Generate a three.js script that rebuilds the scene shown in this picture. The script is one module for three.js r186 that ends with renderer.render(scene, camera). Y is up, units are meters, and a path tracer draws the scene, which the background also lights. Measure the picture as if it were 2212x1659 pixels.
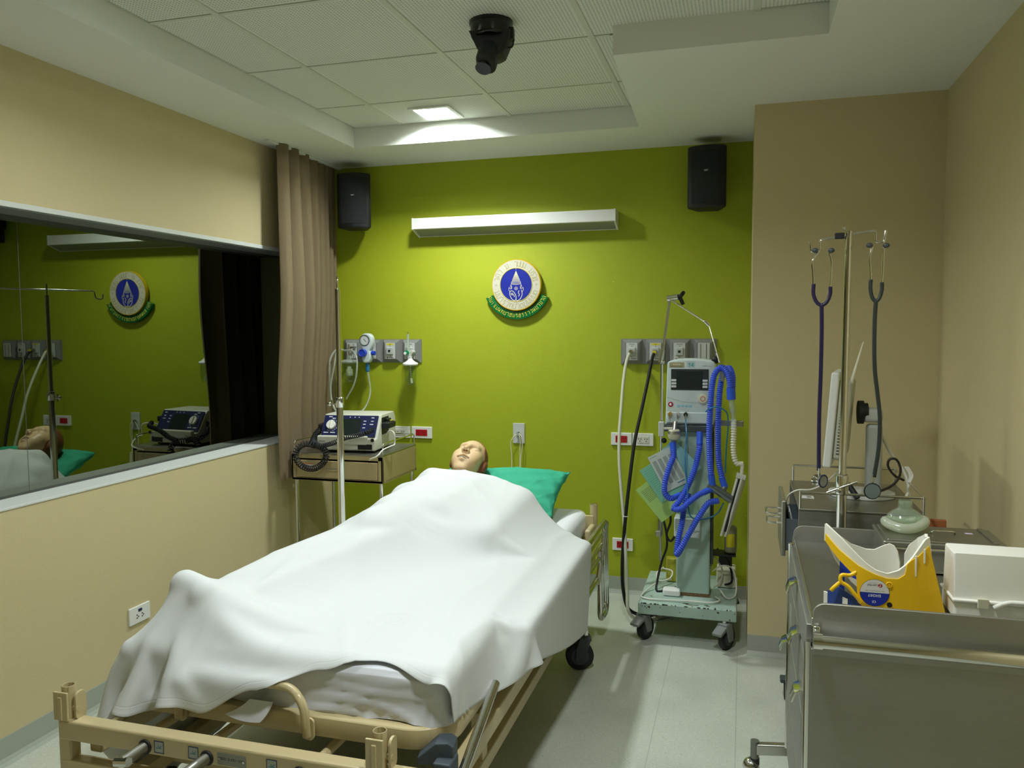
import * as THREE from 'three';
import { RoundedBoxGeometry } from 'three/addons/geometries/RoundedBoxGeometry.js';
import { mergeGeometries, mergeVertices, toCreasedNormals } from 'three/addons/utils/BufferGeometryUtils.js';
import { RectAreaLightUniformsLib } from 'three/addons/lights/RectAreaLightUniformsLib.js';
import { MarchingCubes } from 'three/addons/objects/MarchingCubes.js';

// ---------------------------------------------------------------- camera, exposure
const scene = new THREE.Scene();
const camera = new THREE.PerspectiveCamera(51.29, 2212 / 1659, 0.05, 40);
camera.position.set(2.6222, 1.6, 4.7709);
camera.rotation.order = 'YXZ';
camera.rotation.set(-0.068, 0.2815, -0.0053);
const renderer = new THREE.WebGLRenderer({ antialias: true });
renderer.toneMapping = THREE.LinearToneMapping;
renderer.toneMappingExposure = 0.85;
renderer.shadowMap.enabled = true;
RectAreaLightUniformsLib.init();
const LAMP_COLOUR = 0xf5fbfd, LAMP_POWER = 300;
const LAMPS = [[1.03, 0.69, 1.5], [1.03, 2.46, 0.75], [2.34, 3.1, 1.45]];   // recessed downlights: x, z, strength

// ---------------------------------------------------------------- helpers
let seed = 12345;
const rnd = () => { seed = (seed * 1664525 + 1013904223) >>> 0; return seed / 4294967296; };
const V = (x, y, z) => new THREE.Vector3(x, y, z);
const W = a => a.map(p => V(p[0], p[1], p[2]));
const count = {};
function numbered(n) { count[n] = (count[n] || 0) + 1; return count[n] === 1 ? n : n + '_' + String(count[n] - 1).padStart(3, '0'); }
function thing(name, label, category, pos = [0, 0, 0], turn = 0, group) {
  const o = new THREE.Group(); o.name = numbered(name); o.position.set(...pos); o.rotation.y = turn;
  o.userData = { label, category }; if (group) o.userData.group = group;
  scene.add(o); return o;
}
function structure(name) { const o = new THREE.Group(); o.name = name; o.userData = { kind: 'structure' }; scene.add(o); return o; }
function clean(g) {
  let q = g.index ? g.toNonIndexed() : g;
  for (const k of Object.keys(q.attributes)) if (!['position', 'normal', 'uv', 'color'].includes(k)) q.deleteAttribute(k);
  if (!q.attributes.uv) q.setAttribute('uv', new THREE.BufferAttribute(new Float32Array(q.attributes.position.count * 2), 2));
  if (!q.attributes.normal) q.computeVertexNormals();
  return q;
}
function merge(gs) { gs = gs.flat(Infinity).map(clean); return gs.length === 1 ? gs[0] : mergeGeometries(gs); }
function metricUV(g) {
  const p = g.attributes.position, n = g.attributes.normal, u = new Float32Array(p.count * 2);
  for (let i = 0; i < p.count; i++) {
    const ax = Math.abs(n.getX(i)), ay = Math.abs(n.getY(i)), az = Math.abs(n.getZ(i));
    let a, b;
    if (ax >= ay && ax >= az) { a = p.getZ(i); b = p.getY(i); } else if (ay >= az) { a = p.getX(i); b = p.getZ(i); } else { a = p.getX(i); b = p.getY(i); }
    u[2 * i] = a; u[2 * i + 1] = b;
  }
  g.setAttribute('uv', new THREE.BufferAttribute(u, 2)); return g;
}
function P(name, gs, mat, parent = scene, label) {
  const g = merge([gs]); if (mat.userData.metric) metricUV(g);
  const m = new THREE.Mesh(g, mat); m.name = name; m.castShadow = m.receiveShadow = true;
  if (label) m.userData.label = label; parent.add(m); return m;
}
const each = (name, gs, m, parent, label) => gs.map(g => P(name, g, m, parent, label));
function solo(name, gs, mat, label, category, group) {
  const m = P(numbered(name), gs, mat, scene); m.userData = { label, category }; if (group) m.userData.group = group; return m;
}
const mv = (g, x, y, z) => (g.translate(x, y, z), g);
const box = (w, h, d, x = 0, y = 0, z = 0) => mv(new THREE.BoxGeometry(w, h, d), x, y, z);
const rbox = (w, h, d, x = 0, y = 0, z = 0, r = 0.004, s = 2) => mv(new RoundedBoxGeometry(w, h, d, s, Math.min(r, w / 2.01, h / 2.01, d / 2.01)), x, y, z);
const span = (x0, x1, y0, y1, z0, z1, r = 0) => (r ? rbox(x1 - x0, y1 - y0, z1 - z0, (x0 + x1) / 2, (y0 + y1) / 2, (z0 + z1) / 2, r) : box(x1 - x0, y1 - y0, z1 - z0, (x0 + x1) / 2, (y0 + y1) / 2, (z0 + z1) / 2));
function rod(a, b, r = 0.01, r2 = r, seg = 16) {
  a = V(...a); b = V(...b); const d = b.clone().sub(a), g = new THREE.CylinderGeometry(r2, r, d.length(), seg);
  g.applyQuaternion(new THREE.Quaternion().setFromUnitVectors(V(0, 1, 0), d.normalize())); return mv(g, (a.x + b.x) / 2, (a.y + b.y) / 2, (a.z + b.z) / 2);
}
const ball = (r, x, y, z, sx = 1, sy = 1, sz = 1) => { const g = new THREE.SphereGeometry(r, 20, 14); g.scale(sx, sy, sz); return mv(g, x, y, z); };
function sweep(pts, rad, seg = 10, closed = false) {        // round sweep along points, rad a number or rad(i, n)
  const n = pts.length, R = typeof rad === 'number' ? () => rad : rad, pos = [], uv = [], idx = [];
  const T = i => { const a = pts[closed ? (i - 1 + n) % n : Math.max(0, i - 1)], b = pts[closed ? (i + 1) % n : Math.min(n - 1, i + 1)]; return b.clone().sub(a).normalize(); };
  let t0 = T(0), N = Math.abs(t0.y) < 0.9 ? V(0, 1, 0) : V(1, 0, 0); N.sub(t0.clone().multiplyScalar(N.dot(t0))).normalize();
  let len = 0;
  for (let i = 0; i < n; i++) {
    const t = T(i); N.sub(t.clone().multiplyScalar(N.dot(t))).normalize(); const B = t.clone().cross(N), r = R(i, n);
    if (i) len += pts[i].distanceTo(pts[i - 1]);
    for (let k = 0; k <= seg; k++) { const a = k / seg * 2 * Math.PI, c = Math.cos(a) * r, s = Math.sin(a) * r; pos.push(pts[i].x + N.x * c + B.x * s, pts[i].y + N.y * c + B.y * s, pts[i].z + N.z * c + B.z * s); uv.push(k / seg, len); }
  }
  const q = seg + 1, m = closed ? n : n - 1;
  for (let i = 0; i < m; i++) for (let k = 0; k < seg; k++) { const a = i * q + k, b = ((i + 1) % n) * q + k; idx.push(a, a + 1, b, b, a + 1, b + 1); }
  if (!closed) for (const [i, f] of [[0, 1], [n - 1, 0]]) { const c = pos.length / 3; pos.push(pts[i].x, pts[i].y, pts[i].z); uv.push(0, 0); for (let k = 0; k < seg; k++) f ? idx.push(c, i * q + k + 1, i * q + k) : idx.push(c, i * q + k, i * q + k + 1); }
  const g = new THREE.BufferGeometry(); g.setAttribute('position', new THREE.Float32BufferAttribute(pos, 3)); g.setAttribute('uv', new THREE.Float32BufferAttribute(uv, 2)); g.setIndex(idx); g.computeVertexNormals(); return g;
}
const curve = (pts, n = 60, closed = false) => new THREE.CatmullRomCurve3(W(pts), closed, 'centripetal').getSpacedPoints(n);
const cable = (pts, r, n = 60, seg = 8, closed = false) => sweep(curve(pts, n, closed).slice(0, closed ? -1 : undefined), r, seg, closed);
function bent(pts, r, fillet = 0.03, seg = 12, closed = false) {   // straight tube with rounded bends
  const p = W(pts), n = p.length, out = [];
  for (let i = 0; i < n; i++) {
    if (!closed && (i === 0 || i === n - 1)) { out.push(p[i]); continue; }
    const a = p[(i - 1 + n) % n], b = p[i], c = p[(i + 1) % n], d1 = a.clone().sub(b), d2 = c.clone().sub(b), f = Math.min(fillet, d1.length() * 0.48, d2.length() * 0.48);
    const s = b.clone().add(d1.normalize().multiplyScalar(f)), e = b.clone().add(d2.normalize().multiplyScalar(f));
    out.push(...new THREE.QuadraticBezierCurve3(s, b, e).getPoints(7));
  }
  return sweep(out, r, seg, closed);
}
function corrugated(pts, r, pitch = 0.0105, depth = 0.14) {
  const c = new THREE.CatmullRomCurve3(W(pts), false, 'centripetal'), L = c.getLength(), n = Math.round(L / pitch * 6), p = c.getSpacedPoints(n);
  return sweep(p, (i) => r * (1 + depth * (Math.cos(i / 3 * Math.PI) > 0 ? 1 : -1) * Math.pow(Math.abs(Math.cos(i / 3 * Math.PI)), 0.6)), 14);
}
const lathe = (prof, x = 0, y = 0, z = 0, seg = 32) => mv(new THREE.LatheGeometry(prof.map(p => new THREE.Vector2(p[0], p[1])), seg), x, y, z);
function extrude(pts, depth, bevel = 0, holes = [], cs = 12) {
  const s = pts instanceof THREE.Shape ? pts : new THREE.Shape(pts.map(p => new THREE.Vector2(p[0], p[1])));
  for (const h of holes) s.holes.push(new THREE.Path(h.map(p => new THREE.Vector2(p[0], p[1]))));
  return new THREE.ExtrudeGeometry(s, { depth, bevelEnabled: bevel > 0, bevelThickness: bevel, bevelSize: bevel, bevelOffset: -bevel, bevelSegments: 3, curveSegments: cs });
}
function rrect(x0, y0, x1, y1, r) {
  const s = new THREE.Shape(); s.moveTo(x0 + r, y0); s.lineTo(x1 - r, y0); s.absarc(x1 - r, y0 + r, r, -Math.PI / 2, 0); s.lineTo(x1, y1 - r); s.absarc(x1 - r, y1 - r, r, 0, Math.PI / 2);
  s.lineTo(x0 + r, y1); s.absarc(x0 + r, y1 - r, r, Math.PI / 2, Math.PI); s.lineTo(x0, y0 + r); s.absarc(x0 + r, y0 + r, r, Math.PI, Math.PI * 1.5); return s;
}
const disc = (r, h, x, y, z, axis = 'z', seg = 28) => { const g = new THREE.CylinderGeometry(r, r, h, seg); if (axis === 'z') g.rotateX(Math.PI / 2); if (axis === 'x') g.rotateZ(Math.PI / 2); return mv(g, x, y, z); };
const ring = (r, t, x, y, z, axis = 'z') => { const g = new THREE.TorusGeometry(r, t, 10, 36); if (axis === 'y') g.rotateX(Math.PI / 2); if (axis === 'x') g.rotateY(Math.PI / 2); return mv(g, x, y, z); };

// ---------------------------------------------------------------- textures and materials
function dataTex(n, fn, srgb = false) {
  const d = new Uint8Array(n * n * 4);
  for (let y = 0; y < n; y++) for (let x = 0; x < n; x++) { const c = fn(x, y), i = 4 * (y * n + x); d[i] = c[0]; d[i + 1] = c[1]; d[i + 2] = c[2]; d[i + 3] = 255; }
  const t = new THREE.DataTexture(d, n, n); t.wrapS = t.wrapT = THREE.RepeatWrapping; t.magFilter = THREE.LinearFilter; t.minFilter = THREE.LinearMipmapLinearFilter; t.generateMipmaps = true;
  if (srgb) t.colorSpace = THREE.SRGBColorSpace; t.needsUpdate = true; return t;
}
function tileNoise(n, cells) {          // smooth value noise that repeats
  const g = new Float32Array(cells * cells); for (let i = 0; i < g.length; i++) g[i] = rnd();
  return (x, y) => { const fx = x / n * cells, fy = y / n * cells, ix = Math.floor(fx), iy = Math.floor(fy), u = fx - ix, v = fy - iy, s = u * u * (3 - 2 * u), t = v * v * (3 - 2 * v), A = (a, b) => g[((b % cells + cells) % cells) * cells + (a % cells + cells) % cells];
    return (A(ix, iy) * (1 - s) + A(ix + 1, iy) * s) * (1 - t) + (A(ix, iy + 1) * (1 - s) + A(ix + 1, iy + 1) * s) * t; };
}
const grain = (() => { const a = tileNoise(512, 180), b = tileNoise(512, 64), c = tileNoise(512, 9); return dataTex(512, (x, y) => { const v = 255 * (0.45 * a(x, y) + 0.35 * b(x, y) + 0.2 * c(x, y)); return [v, v, v]; }); })();
const weave = (() => { const a = tileNoise(512, 40); return dataTex(512, (x, y) => { const v = 120 + 50 * Math.sin(x * Math.PI / 4) * Math.sin(y * Math.PI / 4) + 60 * (a(x, y) - 0.5) + 30 * (rnd() - 0.5); return [v, v, v]; }); })();
const brushed = (() => { const a = tileNoise(512, 256), b = tileNoise(512, 10), row = Float32Array.from({ length: 512 }, rnd); return dataTex(512, (x, y) => { const v = 255 * Math.min(1, 0.62 + 0.16 * (row[y] - 0.5) + 0.16 * (a(x, y) - 0.5) + 0.1 * (b(x, y) - 0.5)); return [v, v, v]; }); })();
const smear = (() => { const a = tileNoise(512, 5), b = tileNoise(512, 14), c = tileNoise(512, 90); return dataTex(512, (x, y) => { const v = 255 * (0.5 * a(x, y) + 0.3 * b(x, y) + 0.2 * c(x, y)); return [v, v, v]; }); })();
const rep = (t, s, s2 = s) => { const c = t.clone(); c.repeat.set(s, s2); c.needsUpdate = true; return c; };
function mat(color, rough = 0.6, o = {}) {
  const { metric, ...r } = o; const m = new THREE.MeshPhysicalMaterial({ color, roughness: rough, ...r }); if (metric) m.userData.metric = true; return m;
}
const wallPaint = c => mat(c, 0.62, { metric: true, bumpMap: rep(grain, 2.2), bumpScale: 0.0004 });
const floorTex = (() => {
  const a = tileNoise(1024, 6), b = tileNoise(1024, 300), c = tileNoise(1024, 420), d = tileNoise(1024, 210);
  return dataTex(1024, (x, y) => { let v = 0.94 + 0.06 * (a(x, y) - 0.5); let r = 200 * v, g = 205 * v, l = 190 * v;
    const s = b(x, y), t = c(x, y), w = d(x, y); if (s > 0.86) { r += 26; g += 26; l += 24; } if (t > 0.9) { r -= 48; g -= 46; l -= 44; } if (w > 0.9) { r -= 30; g -= 22; l -= 26; }
    return [r, g, l].map(q => Math.max(0, Math.min(255, q))); }, true);
})();
function canvasTex(w, h, draw) { const c = document.createElement('canvas'); c.width = w; c.height = h; const x = c.getContext('2d'); draw(x, w, h); const t = new THREE.CanvasTexture(c); t.colorSpace = THREE.SRGBColorSpace; return t; }
const M = {
  green: wallPaint('#9fab16'), beige: wallPaint('#ccbf93'), ceil: wallPaint('#e8eae2'),
  floor: mat(0xffffff, 0.42, { metric: true, map: rep(floorTex, 1.3), bumpMap: rep(grain, 3), bumpScale: 0.0004 }),
  cove: mat('#a3a99c', 0.5, { metric: true, bumpMap: rep(grain, 3), bumpScale: 0.0006 }),
  bar: mat('#d3d7c8', 0.5), white: mat('#e6e8e2', 0.45), trimWhite: mat('#d8dcd6', 0.5), gasket: mat('#4a4c48', 0.6), dark: mat('#101312', 0.55), black: mat('#0a0d0f', 0.55), rubber: mat('#1c1f1e', 0.7), blackGloss: mat('#0a0b0c', 0.2),
  mirror: mat(new THREE.Color().setRGB(0.2, 0.22, 0.18), 0.015, { metalness: 1 }),
  chrome: mat(new THREE.Color().setRGB(0.72, 0.72, 0.68), 0.12, { metalness: 1 }),
  steel: mat(new THREE.Color().setRGB(0.36, 0.36, 0.325), 0.85, { metalness: 1, metric: true, roughnessMap: rep(brushed, 2.5, 6) }),
  steelTop: mat(new THREE.Color().setRGB(0.36, 0.36, 0.325), 0.62, { metalness: 1, metric: true, roughnessMap: rep(brushed, 2.5, 6) }),
  alu: mat(new THREE.Color().setRGB(0.5, 0.5, 0.46), 0.3, { metalness: 1 }),
  cream: mat('#c9b98c', 0.34, { metric: true, bumpMap: rep(smear, 3), bumpScale: 0.0005, clearcoat: 0.3, clearcoatRoughness: 0.25 }),
  mint: mat('#a9c3b4', 0.45), sheet: mat('#e9eceb', 0.85, { metric: true, bumpMap: rep(weave, 7), bumpScale: 0.0006 }),
  curtain: mat('#76674b', 0.9, { metric: true, bumpMap: rep(weave, 10), bumpScale: 0.0006, sheen: 0.3, sheenRoughness: 0.6 }),
  panelGrey: mat('#7d7f7c', 0.5), outlet: mat('#c3c7c2', 0.4), outletDark: mat('#5b5f5e', 0.4), red: mat('#b0121f', 0.4), blue: mat('#3556d2', 0.38), deepBlue: mat('#1f3fb6', 0.35),
  plastic: mat('#c9d6d4', 0.35), offWhite: mat('#dcdccf', 0.4), ivory: mat('#d8d6bd', 0.5), grey: mat('#7b807c', 0.5), greyDark: mat('#3d4446', 0.5), navy: mat('#151c48', 0.35),
  glass: mat('#f3f7f0', 0.06, { transmission: 1, thickness: 0, ior: 1.45 }), clearTube: mat('#e9f0e6', 0.15, { transmission: 0.75, thickness: 0, ior: 1.4 }), blueTube: mat('#46a7d8', 0.12, { transmission: 0.6, thickness: 0 }),
  skin: mat('#d8b98c', 0.42, { clearcoat: 0.15, clearcoatRoughness: 0.4 }), hair: mat('#7d4a2c', 0.6), pillow: mat('#2fa883', 0.8, { metric: true, bumpMap: rep(weave, 9), bumpScale: 0.0008 }),
  yellow: mat('#f0c10c', 0.42), foam: mat('#ecebdd', 0.8), boxWhite: mat('#e8e8df', 0.45),
};
// ---------------------------------------------------------------- the room
const H = 2.649, T = 2.762, X1 = 2.66, Z1 = 0.757, X2 = 3.478, ZF = 6.2;
{
  const fl = structure('floor'); P('vinyl', span(-0.5, X2 + 0.2, -0.1, 0, -0.2, ZF + 0.2), M.floor, fl);
  for (const x of [2.297, 2.614]) P('weld_seam', box(0.0025, 0.0008, 5.4, x, 0.0002, 3.45), mat('#a2a89c', 0.5), fl);
  P('paint', span(-0.12, X1, 0, T + 0.1, -0.15, 0), M.green, structure('wall_back'));
  P('paint', [span(X1, X2 + 0.15, 0, T + 0.1, -0.15, Z1)], M.beige, structure('wall_chase'));
  P('paint', span(X2, X2 + 0.15, 0, T + 0.1, Z1, ZF), M.beige, structure('wall_right'));
  P('paint', span(-0.4, X2 + 0.15, 0, T + 0.1, ZF, ZF + 0.15), M.beige, structure('wall_front'));
  const wy0 = 0.945, wy1 = 2.062, wz0 = 0.34, wz1 = 4.7;
  P('paint', [span(-0.4, 0, 0, wy0, 0, ZF), span(-0.4, 0, wy1, T + 0.1, 0, ZF), span(-0.4, 0, wy0, wy1, 0, wz0), span(-0.4, 0, wy0, wy1, wz1, ZF)], M.beige, structure('wall_left'));
  const w = structure('window_1');
  P('sill', span(-0.155, 0.004, wy0 - 0.006, wy0 + 0.004, wz0, wz1, 0.002), M.trimWhite, w);
  P('head_trim', span(-0.002, 0.006, wy1, wy1 + 0.021, wz0, wz1, 0.002), M.trimWhite, w);
  P('head_reveal', span(-0.155, 0.0, wy1 - 0.004, wy1 + 0.002, wz0, wz1), M.panelGrey, w);
  P('gasket', [span(-0.158, -0.146, wy1 - 0.016, wy1 - 0.004, wz0, wz1), span(-0.158, -0.146, wy0 + 0.004, wy0 + 0.012, wz0, wz1)], M.gasket, w);
  const joint = 2.235;
  P('pane', span(-0.16, -0.15, wy0, wy1, wz0, joint - 0.0015), M.mirror, w); P('pane', span(-0.16, -0.15, wy0, wy1, joint + 0.0015, wz1), M.mirror, w);
  P('joint_seal', span(-0.16, -0.1502, wy0, wy1, joint - 0.0015, joint + 0.0015), M.gasket, w);
  P('backing', span(-0.4, -0.38, wy0, wy1, wz0, wz1), M.dark, w);
  // coved vinyl skirtings
  const bt = 0.097, prof = [[0, 0], [0.032, 0], [0.014, 0.007], [0.006, 0.02], [0.004, bt], [0, bt]];
  const cove = (name, len, place) => { const g = extrude(prof, len); place(g); P('strip', g, M.cove, structure(name)); };
  cove('baseboard_back', X1, g => { g.rotateY(-Math.PI / 2); g.translate(X1, 0, 0); });
  cove('baseboard_left', ZF, g => { g.translate(0, 0, 0); });
  cove('baseboard_chase', X2 - X1, g => { g.rotateY(-Math.PI / 2); g.translate(X2, 0, Z1); });
  cove('baseboard_right', ZF - Z1, g => { g.rotateY(Math.PI); g.translate(X2, 0, ZF); });
}
{ // dropped ceiling with a coffer of perforated tiles
  const c = structure('ceiling');
  const hole = [[0.452, 4.7], [0.452, 0.513], [2.085, 0.513], [2.125, 1.635], [2.9, 1.635], [2.9, 4.7]];
  const g = extrude([[-0.4, -0.15], [X2 + 0.1, -0.15], [X2 + 0.1, ZF + 0.1], [-0.4, ZF + 0.1]], T + 0.06 - H, 0, [hole]);
  g.rotateX(Math.PI / 2); g.translate(0, T + 0.06, 0); P('soffit', toCreasedNormals(g, 0.5), M.ceil, c);
  P('slab', span(-0.4, X2 + 0.15, T + 0.06, T + 0.16, -0.15, ZF + 0.15), M.ceil, c);
  const gx = [0.113, 0.749, 1.386, 2.025, 2.655, 3.29], gz = [0.305, 0.925, 1.54, 2.165, 2.79, 3.415, 4.04, 4.665, 5.29];
  const perf = canvasTex(1024, 1024, (x, w) => { x.fillStyle = '#e4e7dc'; x.fillRect(0, 0, w, w); x.fillStyle = '#a3a89b'; const n = 44, m = 46, p = (w - 2 * m) / (n - 1); for (let i = 0; i < n; i++) for (let j = 0; j < n; j++) { x.beginPath(); x.arc(m + i * p, m + j * p, 5.2, 0, 7); x.fill(); } });
  const tileM = mat(0xffffff, 0.8, { map: perf });
  for (let i = 0; i < gx.length - 1; i++) for (let j = 0; j < gz.length - 1; j++) {
    const x0 = Math.max(gx[i] + 0.011, 0.457), x1 = Math.min(gx[i + 1] - 0.011, 2.897), z0 = Math.max(gz[j] + 0.011, gx[i] > 2.12 ? 1.64 : 0.517), z1 = Math.min(gz[j + 1] - 0.011, 4.697);
    if (x1 - x0 < 0.03 || z1 - z0 < 0.03 || (x0 > 2.12 && z1 < 1.6)) continue;
    const lamp = LAMPS.find(l => l[0] > x0 && l[0] < x1 && l[1] > z0 && l[1] < z1), lx = lamp && lamp[0], lz = lamp && lamp[1];
    let t; if (lamp) { t = extrude([[x0, -z1], [x1, -z1], [x1, -z0], [x0, -z0]], 0.014, 0, [[[lx - 0.1, -lz - 0.11], [lx - 0.1, -lz + 0.11], [lx + 0.1, -lz + 0.11], [lx + 0.1, -lz - 0.11]]]); t.rotateX(-Math.PI / 2); t.translate(0, T - 0.001, 0); } else t = rbox(x1 - x0, 0.014, z1 - z0, (x0 + x1) / 2, T + 0.006, (z0 + z1) / 2, 0.002, 1); const p = t.attributes.position, u = t.attributes.uv;
    for (let k = 0; k < p.count; k++) u.setXY(k, (p.getX(k) - gx[i]) / (gx[i + 1] - gx[i]), (p.getZ(k) - gz[j]) / (gz[j + 1] - gz[j]));
    P('tile', t, tileM, c);
  }
  for (const x of gx) if (x > 0.46 && x < 2.89) P('grid_bar', span(x - 0.012, x + 0.012, T - 0.006, T + 0.004, x > 2.13 ? 1.637 : 0.515, 4.698), M.bar, c);
  for (const z of gz) if (z > 0.52 && z < 4.69) P('grid_bar', span(0.454, z < 1.64 ? 2.1 : 2.898, T - 0.004, T + 0.004, z - 0.009, z + 0.009), M.bar, c);
}
{ // recessed downlights
  const lampM = mat('#ffffff', 0.5, { emissive: LAMP_COLOUR, emissiveIntensity: 7 });
  const where = ['recessed square downlight in the ceiling tile nearest the green wall', 'recessed square downlight in the ceiling above the middle of the bed', 'recessed square downlight in the ceiling above the steel trolley side of the room'];
  LAMPS.forEach(([x, z, k], i) => {
    const t = thing('downlight', where[i], 'light', [x, T - 0.001, z]);
    const f = extrude(rrect(-0.115, -0.125, 0.115, 0.125, 0.006), 0.008, 0.002, [[[-0.092, -0.1], [-0.092, 0.1], [0.092, 0.1], [0.092, -0.1]]]); f.rotateX(Math.PI / 2); P('trim', f, M.white, t);
    P('housing', [box(0.008, 0.054, 0.214, -0.096, 0.025, 0), box(0.008, 0.054, 0.214, 0.096, 0.025, 0), box(0.186, 0.054, 0.008, 0, 0.025, -0.104), box(0.186, 0.054, 0.008, 0, 0.025, 0.104)], M.white, t);
    P('lamp_diffuser', box(0.184, 0.004, 0.2, 0, 0.05, 0), lampM, t);
    const l = new THREE.RectAreaLight(LAMP_COLOUR, LAMP_POWER * k, 0.18, 0.2); l.position.set(0, 0.046, 0); l.rotation.x = -Math.PI / 2; t.add(l);
  });
}
// ---------------------------------------------------------------- things on the walls and ceiling
{ // curtain bunched in the corner along the left wall
  const t = thing('curtain', 'long brown pleated curtain drawn back beside the dark window', 'curtain', [0, 0, 0]);
  const nu = 150, nv = 26, y1 = 2.645, y0 = 0.74, pos = [], idx = [], L = [];
  const path = (u, v) => {                       // u along the track, v from top to bottom
    const z = 0.75 - 0.70 * u + 0.012 * Math.sin(7 * u + 3 * v), amp = (0.034 + 0.03 * v) * (0.55 + 0.45 * Math.sin(5.1 * u + 0.7)) * (1 - 0.5 * u) + 0.01;
    const ph = 2 * Math.PI * (6.5 * Math.pow(u, 1.5) + 0.6 * u + 0.3 * Math.sin(6.3 * u) + 0.25 * v * Math.sin(9 * u));
    return [0.1 - 0.03 * u + 0.02 * v * (1 - u) + amp * Math.sin(ph) + 0.35 * amp * Math.sin(2.3 * ph + 1) * v, z + 0.35 * amp * Math.cos(ph)];
  };
  for (const side of [1, -1]) for (let j = 0; j <= nv; j++) for (let i = 0; i <= nu; i++) {
    const u = i / nu, v = j / nv, a = path(u, v), b = path(Math.min(1, u + 0.004), v), dx = b[0] - a[0], dz = b[1] - a[1], d = Math.hypot(dx, dz) || 1;
    const yy = y1 + (y0 - y1) * v, sq = Math.min(1, Math.max(0, (1.9 - yy) / 0.85)), kx = 1 - 0.46 * sq * sq * (3 - 2 * sq);
    pos.push(Math.max(0.006, 0.008 + (a[0] - 0.008) * kx + side * 0.0012 * dz / d), y1 + (y0 - y1) * v + 0.004 * Math.sin(40 * u) * v, a[1] - side * 0.0012 * dx / d);
  }
  const q = nu + 1, n = q * (nv + 1);
  for (let s = 0; s < 2; s++) for (let j = 0; j < nv; j++) for (let i = 0; i < nu; i++) { const a = s * n + j * q + i, b = a + 1, c = a + q, d = c + 1; s ? idx.push(a, c, b, b, c, d) : idx.push(a, b, c, b, d, c); }
  const edge = (a, b) => { idx.push(a, b, a + n, b, b + n, a + n); };
  for (let j = 0; j < nv; j++) { edge(j * q, (j + 1) * q); edge((j + 1) * q + nu, j * q + nu); } for (let i = 0; i < nu; i++) edge(nv * q + i, nv * q + i + 1);
  const g = new THREE.BufferGeometry(); g.setAttribute('position', new THREE.Float32BufferAttribute(pos, 3)); g.setIndex(idx); g.computeVertexNormals();
  P('fabric', g, M.curtain, t); P('track', span(0.08, 0.11, 2.636, 2.649, 0.02, 0.85, 0.003), M.trimWhite, t);
}
function speaker(label, x, y, z, turn) {
  const t = thing('loudspeaker', label, 'loudspeaker', [x, y, z], turn, 'wall loudspeakers');
  const plan = new THREE.Shape(); plan.moveTo(-0.062, -0.08); plan.lineTo(0.062, -0.08); plan.lineTo(0.104, 0.055); plan.quadraticCurveTo(0.085, 0.088, 0, 0.094); plan.quadraticCurveTo(-0.085, 0.088, -0.104, 0.055); plan.closePath();
  const g = extrude(plan, 0.316, 0.012); g.rotateX(Math.PI / 2); g.translate(0, 0.158, 0); P('cabinet', toCreasedNormals(g, 0.6), M.black, t);
  const gp = new THREE.Shape(); gp.moveTo(-0.096, 0.0585); gp.quadraticCurveTo(-0.08, 0.0925, 0, 0.0985); gp.quadraticCurveTo(0.08, 0.0925, 0.096, 0.0585); gp.lineTo(0.09, 0.05); gp.quadraticCurveTo(0, 0.09, -0.09, 0.05); gp.closePath();
  const gr = extrude(gp, 0.28, 0.003); gr.rotateX(Math.PI / 2); gr.translate(0, 0.14, 0); P('grille', toCreasedNormals(gr, 0.6), mat('#15191b', 0.8, { metric: true, bumpMap: rep(weave, 20), bumpScale: 0.001 }), t);
  const tx = canvasTex(128, 40, (c, w, h) => { c.fillStyle = '#15191b'; c.fillRect(0, 0, w, h); c.fillStyle = '#d8dcdc'; c.font = 'bold 32px sans-serif'; c.textAlign = 'center'; c.fillText('QSC', w / 2, 32); });
  P('badge', mv(new THREE.PlaneGeometry(0.042, 0.013), 0, 0.03, 0.1032), mat(0xffffff, 0.4, { map: tx }), t);
  P('bracket', [rbox(0.05, 0.09, 0.02, 0, 0, -0.088, 0.003), rod([0, 0, -0.08], [0, 0, -0.12], 0.016), rbox(0.07, 0.12, 0.008, 0, 0, -0.122, 0.002)], M.black, t); return t;
}
speaker('black wall loudspeaker beside the brown curtain', 0.262, 2.405, 0.135, 0.28);
speaker('black wall loudspeaker above the ventilator', 2.42, 2.43, 0.13, -0.05);
{ // long wall lamp, switched off
  const t = thing('wall_lamp', 'long white wall lamp, switched off, above the round emblem', 'wall lamp', [0, 0, 0]);
  const sec = [[0, 2.292], [0.108, 2.292], [0.112, 2.288], [0.112, 2.226], [0.106, 2.222], [0.1, 2.228], [0.008, 2.195], [0.006, 2.187], [0, 2.187]];
  const g = extrude(sec, 1.262); g.rotateY(-Math.PI / 2); g.translate(1.9, 0, 0); P('housing', toCreasedNormals(g, 0.4), M.white, t);
  for (const x of [0.636, 1.898]) { const e = extrude([[0, 2.294], [0.113, 2.294], [0.114, 2.224], [0.0, 2.185]], 0.008, 0.001); e.rotateY(-Math.PI / 2); e.translate(x + 0.004, 0, 0); P('end_cap', e, M.white, t); }
  const d = extrude([[0.012, 2.19], [0.099, 2.2225], [0.099, 2.2245], [0.012, 2.193]], 1.24); d.rotateY(-Math.PI / 2); d.translate(1.888, 0, 0); P('diffuser', d, mat('#8b9082', 0.35), t);
}
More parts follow.
